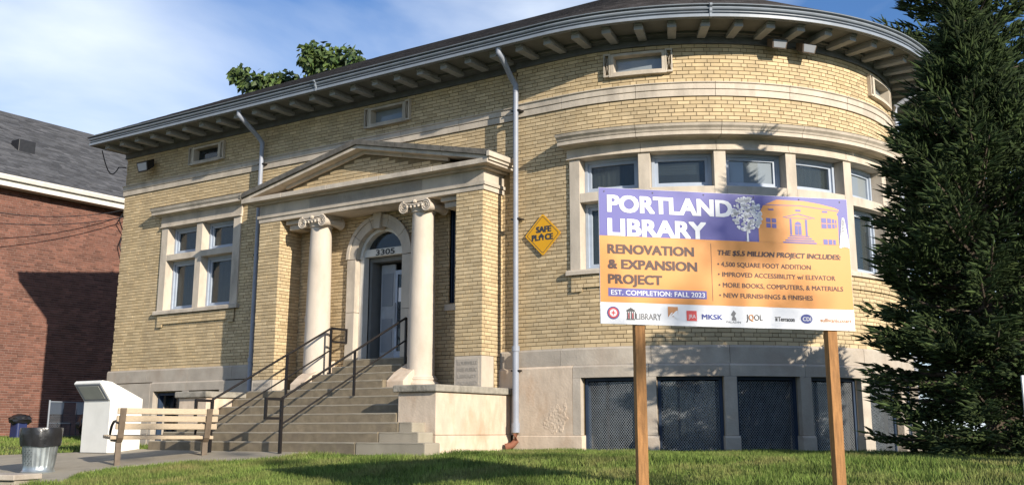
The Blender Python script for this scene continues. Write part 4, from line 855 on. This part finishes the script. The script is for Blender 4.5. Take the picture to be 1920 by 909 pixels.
V = []; F = []; up = Vector((-6.45, 0, rz1-rz0)).normalized(); nrm = Vector((rz1-rz0, 0, 6.45)).normalized(); Lr = math.hypot(6.45, rz1-rz0); rows = int(Lr/.145)
for r in range(rows):
    p = Vector((RX+.47, 0, rz0))+up*(r*.145); y = -1+R.uniform(0, .3)
    while y < 16.3:
        l_ = R.choice((.16, .24, .33, .33, .5)); hgt = Vector((p.x, y, p.z)); tab(hgt, hgt+Vector((0, l_-.006, 0)), up, nrm, .145); y += l_
np_mesh('shingles', V, np.concatenate([f for f in F]), 'grey_shingle', rf, kind='stuff')
vp = Vector((RX-2.1, 2.35, 0)); vp.z = rz0+(rz1-rz0)*(.45+2.1)/6.45
m_ = MB(); m_.box(vp.x-.25, vp.x+.2, vp.y-.28, vp.y+.28, vp.z-.15, vp.z+.30); m_.build('roof_vent', 'black_iron', red, bevel=.02)

# ------------------------------------------------------------------ wires
def cable(pts, r, label, nm='overhead_cable', sag=.0):
    P = [Vector(p) for p in pts]; out_ = []
    for a, b in zip(P[:-1], P[1:]):
        for i in range(10): t = i/10; q = a.lerp(b, t); q.z -= sag*4*t*(1-t); out_.append(q)
    out_.append(P[-1]); m_ = MB(); m_.tube(out_, r, 5); o = m_.build(nm, 'black_iron'); o['group'] = 'service cables by the library corner'; return props(o, label, 'cable')
cable([(-28.2, 4.5, 7.1), (-26.6, -3.5, 6.2)], .012, 'upper black cable crossing in front of the red brick wall', sag=.5)
cable([(-28.3, 4.6, 6.9), (-26.6, -3.5, 5.7)], .012, 'lower black cable crossing in front of the red brick wall', sag=.4)
cable([(-28.4, 4.55, 7.1), (-28.3, 4.3, 6.75), (-28.45, 4.6, 6.4), (-28.4, 4.45, 6.0), (-28.4, 4.6, 5.6)], .018, 'knotted black service wire hanging down the red wall by the library corner', 'service_wire')
cable([(-22.22+.0*i, -.58+.5*i/9, 6.98-.50*math.sin(math.pi*min(1, (i+.0)/9)*.82)-.05*i/9) for i in range(10)]+[(-22.0, -.03, 6.62)], .014, 'black cable looping under the left end of the library eaves', 'looped_cable')
# ------------------------------------------------------------------ things behind: fence, chairs, bags, bin
fx = -26.2; f0, f1 = 1.18, 2.80
cf = thing('chain_link_fence', (fx, f0, .1), 'short chain link fence panel with steel posts by the red brick wall', 'fence')
for y in (f0, f1-.5): m_ = MB(); m_.tube([(fx, y, 0), (fx, y, 1.12)], .025, 6); m_.build('fence_post', 'gutter_metal', cf)
m_ = MB(); m_.tube([(fx, f0, 1.08), (fx, f1, 1.08)], .016, 6); m_.build('top_rail', 'gutter_metal', cf)
V = []; F = []
for i in range(-14, 36):
    for sg in (-1, 1):
        for j in range(16):
            y = f0+i*.07; a, b = y+sg*j*.065, y+sg*(j+1)*.065
            if min(a, b) < f0 or max(a, b) > f1: continue
            k = len(V); z = .06+j*.065; V += [(fx, a-.004, z), (fx, a+.004, z), (fx, b+.004, z+.065), (fx, b-.004, z+.065)]; F.append((k, k+1, k+2, k+3))
np_mesh('chain_mesh', V, F, 'gutter_metal', cf, kind='stuff')
def chair(x, y, label):
    t = thing('folding_chair', (x, y, .1), label, 'chair', 'white folding chairs behind the fence')
    m_ = MB(); m_.box(x-.2, x+.2, y-.22, y+.22, .52, .55); m_.build('seat', 'chair_white', t)
    m_ = MB(); m_.box(x-.24, x-.21, y-.23, y+.23, .78, 1.12); m_.build('backrest', 'chair_white', t, bevel=.01)
    for sx in (-.2, .2):
        for sy in (-.2, .2): m_ = MB(); m_.tube([(x+sx, y+sy, .1), (x+sx*1.05, y+sy, .54)], .014, 5); m_.build('leg', 'black_iron', t)
    m_ = MB()
    for sy in (-.21, .21): m_.tube([(x-.2, y+sy, .54), (x-.23, y+sy, 1.1)], .014, 5)
    m_.build('back_frame', 'black_iron', t)
chair(-27.4, 2.3, 'pale chair behind the chain link fence, the one nearer the fence post'); chair(-27.4, 3.15, 'pale chair half hidden by the white book return box')
bb = thing('wheeled_bin', (-26.0, .30, .05), 'blue bin topped with a black rubbish bag near the red wall', 'bin')
m_ = MB(); m_.box(-26.2, -25.85, .12, .40, -.02, .55); m_.build('body', 'bin_blue', bb, bevel=.04)
def blob(c, r, nm, m, par, seed):
    R_ = random.Random(seed); bm = bmesh.new(); bmesh.ops.create_icosphere(bm, subdivisions=3, radius=1)
    m_ = MB(); m_.v = []
    for v in bm.verts: s_ = 1+.12*math.sin(v.co.x*7+seed)*math.cos(v.co.z*9)+.05*R_.uniform(-1, 1); m_.v.append((c[0]+v.co.x*r[0]*s_, c[1]+v.co.y*r[1]*s_, c[2]+v.co.z*r[2]*s_))
    m_.f = [tuple(v.index for v in f.verts) for f in bm.faces]; bm.free(); return m_.build(nm, m, par, smooth=True)
blob((-26.0, .27, .60), (.24, .28, .15), 'bag_top', 'black_plastic', bb, 1)
props(blob((-25.6, 2.05, .50), (.32, .36, .32), 'rubbish_bag', 'black_plastic', None, 4), 'black rubbish bag slumped in front of the chain link fence', 'bag')
# white board at the right edge
wx = thing('white_board', (-1.55, -2.76, 0), 'white upright board at the right edge of the view beside the spruce', 'board')
V0 = Vector((-1.925, -2.98, 0)); V1 = Vector((-1.1, -2.5, 0))
m_ = MB(); m_.prism([(V0.x, V0.y), (V1.x, V1.y), (V1.x-.02, V1.y+.05), (V0.x-.02, V0.y+.05)], 2, -.05+.0, .91); m_.build('panel', 'sign_white', wx)
m_ = MB(); m_.box(-1.5, -1.44, -2.68, -2.62, -.1, .88); m_.build('post', 'gutter_metal', wx)

# ------------------------------------------------------------------ spruce trees
def conifer(cx, cy, z0, H, R0, seed, nbr, label, low=.1, group=None, shoots=34, tilt=0, prof=None, size=1.):
    t = thing('spruce_tree', (cx, cy, z0), label, 'tree', group); R_ = np.random.RandomState(seed)
    m_ = MB(); m_.tube([(cx, cy, z0-.1), (cx, cy, z0+H*.5), (cx+tilt, cy, z0+H)], [.15, .09, .012], 8); m_.build('trunk', 'bark', t)
    P = []; D = []; Ln = []; br = MB()
    for b in range(nbr):
        f = low/H+(1-low/H)*(b+R_.rand())/nbr; f = min(f, .995); h = f*H; a = R_.rand()*2*np.pi
        L_ = R0*(prof(f) if prof else (1-f)**.75)*(0.80+.32*R_.rand())+.06; rise = .15+.55*f; droop = .28*(1-f)
        pts = []
        for j in range(7):
            u = j/6; pts.append(np.array([cx+tilt*f+L_*u*np.cos(a), cy+L_*u*np.sin(a), z0+h+L_*(rise*u-droop*u*(1-u)*2-(.25*(1-f))*u*u)]))
        if b % 3 == 0: br.tube(pts, [.016*(1-.75*j/6)*(1+L_) for j in range(7)], 4, caps=False)
        n = int(shoots*(.3+L_/R0)); U = R_.rand(n)**.55
        for u in U:
            i = min(int(u*6), 5); q = pts[i]*(1-(u*6-i))+pts[i+1]*(u*6-i); dd = pts[i+1]-pts[i]; dd = dd/np.linalg.norm(dd)
            s_ = R_.choice((-1, 1)); side = np.array([-dd[1], dd[0], 0])*s_; v = dd*.75+side*(.55+.5*R_.rand())*(1 if R_.rand() > .15 else .1)+np.array([0, 0, R_.uniform(-.35, .45)])
            v /= np.linalg.norm(v); spr = .22*L_*(1-u*.6)*R_.rand(); q = q+side*spr+np.array([0, 0, R_.uniform(-.09, .04)])
            P.append(q); D.append(v); Ln.append(R_.uniform(.08, .17)*size*(1 if f < .85 else max(.45, 1-(f-.85)*4)))
        P.append(pts[-1]); D.append((pts[-1]-pts[-2])/np.linalg.norm(pts[-1]-pts[-2])); Ln.append(.22*size)
    for j in range(14): P.append(np.array([cx+tilt, cy, z0+H-j*.07])); D.append(np.array([R_.uniform(-.6, .6), R_.uniform(-.6, .6), 1.])/1.3); Ln.append(.2)
    br.build('branches', 'bark', t, fix=False, kind='stuff')
    P = np.array(P); D = np.array(D); Ln = np.array(Ln); n = len(P)
    A = np.cross(D, [0, 0, 1.]); A /= np.linalg.norm(A, axis=1)[:, None]+1e-6; B = np.cross(D, A); r = .0085*size
    base = P; r = .0155*size; tip = P+D*Ln[:, None]; V = [base, P+D*Ln[:, None]*.35+A*r, P+D*Ln[:, None]*.35+B*r, P+D*Ln[:, None]*.35-A*r, P+D*Ln[:, None]*.35-B*r, tip]
    V = np.stack(V, 1).reshape(-1, 3); F0 = np.array([(0, 2, 1), (0, 3, 2), (0, 4, 3), (0, 1, 4), (5, 1, 2), (5, 2, 3), (5, 3, 4), (5, 4, 1)]); F = (F0[None]+6*np.arange(n)[:, None, None]).reshape(-1, 3)
    # needles: slim triangles raked forward
    nn_ = 20; tt = np.tile(np.linspace(.04, .95, nn_), n)+R_.uniform(-.02, .02, n*nn_); idx = np.repeat(np.arange(n), nn_); an = R_.rand(n*nn_)*2*np.pi
    rad = A[idx]*np.cos(an)[:, None]+B[idx]*np.sin(an)[:, None]; p0 = P[idx]+D[idx]*(Ln[idx]*tt)[:, None]; dirn = D[idx]*.75+rad*.75; nl = (.021*size)*(1-.35*tt)
    tn = np.cross(dirn, rad); tn /= np.linalg.norm(tn, axis=1)[:, None]+1e-6
    NV = np.stack([p0-tn*.0028*size, p0+tn*.0028*size, p0+dirn*nl[:, None]], 1).reshape(-1, 3); k = len(V); NF = np.arange(len(NV)).reshape(-1, 3)+k
    o = np_mesh('crown', np.concatenate([V, NV]), np.concatenate([F, NF]), 'spruce_needle', t); return t
conifer(-2.66, -.36, -.03, 6.5, 1.42, 11, 560, 'dense dark green spruce on the lawn close to the curved end of the library', low=.12, shoots=78, size=1.15, prof=lambda f: float(np.interp(f, [0, .1, .45, .80, .92, 1], [.95, 1, .95, .30, .08, .0])))
conifer(-4.57, 10.5, 0, 15.5, 3.0, 17, 560, 'taller spruce rising behind the nearer one at the right edge, past the curved end', low=1.0, shoots=64, size=1.9, prof=lambda f: float(np.interp(f, [0, .45, .66, 1], [1, .74, .50, .02])))
# ------------------------------------------------------------------ broad-leaved tree behind the roof
bt = thing('broadleaf_tree', (-30.5, 14.5, .1), 'leafy green tree whose top shows above the left part of the library roof', 'tree')
m_ = MB(); m_.tube([(-30.5, 14.5, 0), (-30.4, 14.4, 6), (-30, 14.2, 10), (-29.4, 14, 13.2)], [.45, .35, .22, .08], 10); m_.tube([(-30.4, 14.4, 8), (-32, 14, 11), (-33.6, 14, 14.4)], [.2, .13, .05], 8); m_.tube([(-30, 14.2, 10), (-28.9, 14, 12.5), (-28.2, 14, 14)], [.15, .1, .04], 8); m_.build('trunk', 'bark', bt)
R_ = np.random.RandomState(21); cl_ = []
for (x, y, z, r, n) in [(-29.6, 14, 14.2, .8, 9), (-29.9, 14, 15.2, .5, 7), (-28.8, 14, 14.3, .75, 8), (-28.5, 14, 15.1, .4, 5), (-30.3, 14.1, 13.6, .5, 4), (-28.0, 14, 14.5, .55, 6), (-27.5, 14.2, 14.4, .5, 5), (-30.0, 14, 15.7, .3, 5), (-33.6, 14, 14.7, .55, 6), (-34.4, 14, 15.4, .35, 5), (-32.7, 14, 14.8, .5, 6), (-31.9, 14.2, 14.8, .45, 5), (-33.2, 14.3, 14.0, .7, 6), (-31.3, 14.2, 14.4, .5, 5), (-30, 14.5, 12.4, 1.4, 10), (-32.8, 14.2, 12.4, 1.2, 8), (-28.0, 14.5, 12.8, .9, 8)]:
    for i in range(n): d = R_.normal(0, 1, 3); d = d/np.linalg.norm(d)*r*(R_.rand()**.4); cl_.append(np.array([x, y, z])+d)
V = []; F = []
for c in cl_:
    for i in range(34):
        d = R_.normal(0, 1, 3); d /= np.linalg.norm(d); p = c+d*.34*R_.rand()**.5; ax = d*.6+np.array([0, 0, -.75])+R_.normal(0, .25, 3); ax /= np.linalg.norm(ax); sd = np.cross(ax, R_.normal(0, 1, 3)); sd /= np.linalg.norm(sd); l_ = R_.uniform(.20, .36); w_ = l_*.38; up_ = np.cross(sd, ax)*w_*.3
        k = len(V); V += [p, p+ax*l_*.45+sd*w_+up_, p+ax*l_, p+ax*l_*.45-sd*w_+up_]; F += [(k, k+1, k+2), (k, k+2, k+3)]
np_mesh('crown', V, F, 'broad_leaf', bt)

# ------------------------------------------------------------------ street tree to the right of the view, throwing soft dapples over the board
tt_ = thing('street_tree', (20.6, -15.3, -1.4), 'slender broad-leaved street tree standing by the pavement right of the lawn', 'tree')
m_ = MB(); m_.tube([(20.6, -15.3, -1.5), (20.4, -15.2, 4), (20.1, -15.2, 8), (19.8, -15.1, 11.4)], [.22, .17, .11, .04], 8); m_.tube([(20.4, -15.2, 7), (19.2, -15.6, 9.5), (18.6, -15.9, 10.9)], [.08, .05, .02], 6); m_.build('trunk', 'bark', tt_)
R_ = np.random.RandomState(8); V = []; F = []
for i in range(17):
    c = np.array([19.8, -15.15, 11.0])+R_.normal(0, 1, 3)*np.array([1.3, 1.1, .75]); rr = R_.uniform(.18, .42)
    for j in range(70):
        d = R_.normal(0, 1, 3); d /= np.linalg.norm(d); p = c+d*rr*R_.rand()**.4; ax = R_.normal(0, 1, 3); ax /= np.linalg.norm(ax); sd = np.cross(ax, R_.normal(0, 1, 3)); sd /= np.linalg.norm(sd); l_ = .12
        k = len(V); V += [p, p+ax*l_*.5+sd*.04, p+ax*l_, p+ax*l_*.5-sd*.04]; F += [(k, k+1, k+2), (k, k+2, k+3)]
np_mesh('crown', V, F, 'broad_leaf', tt_)
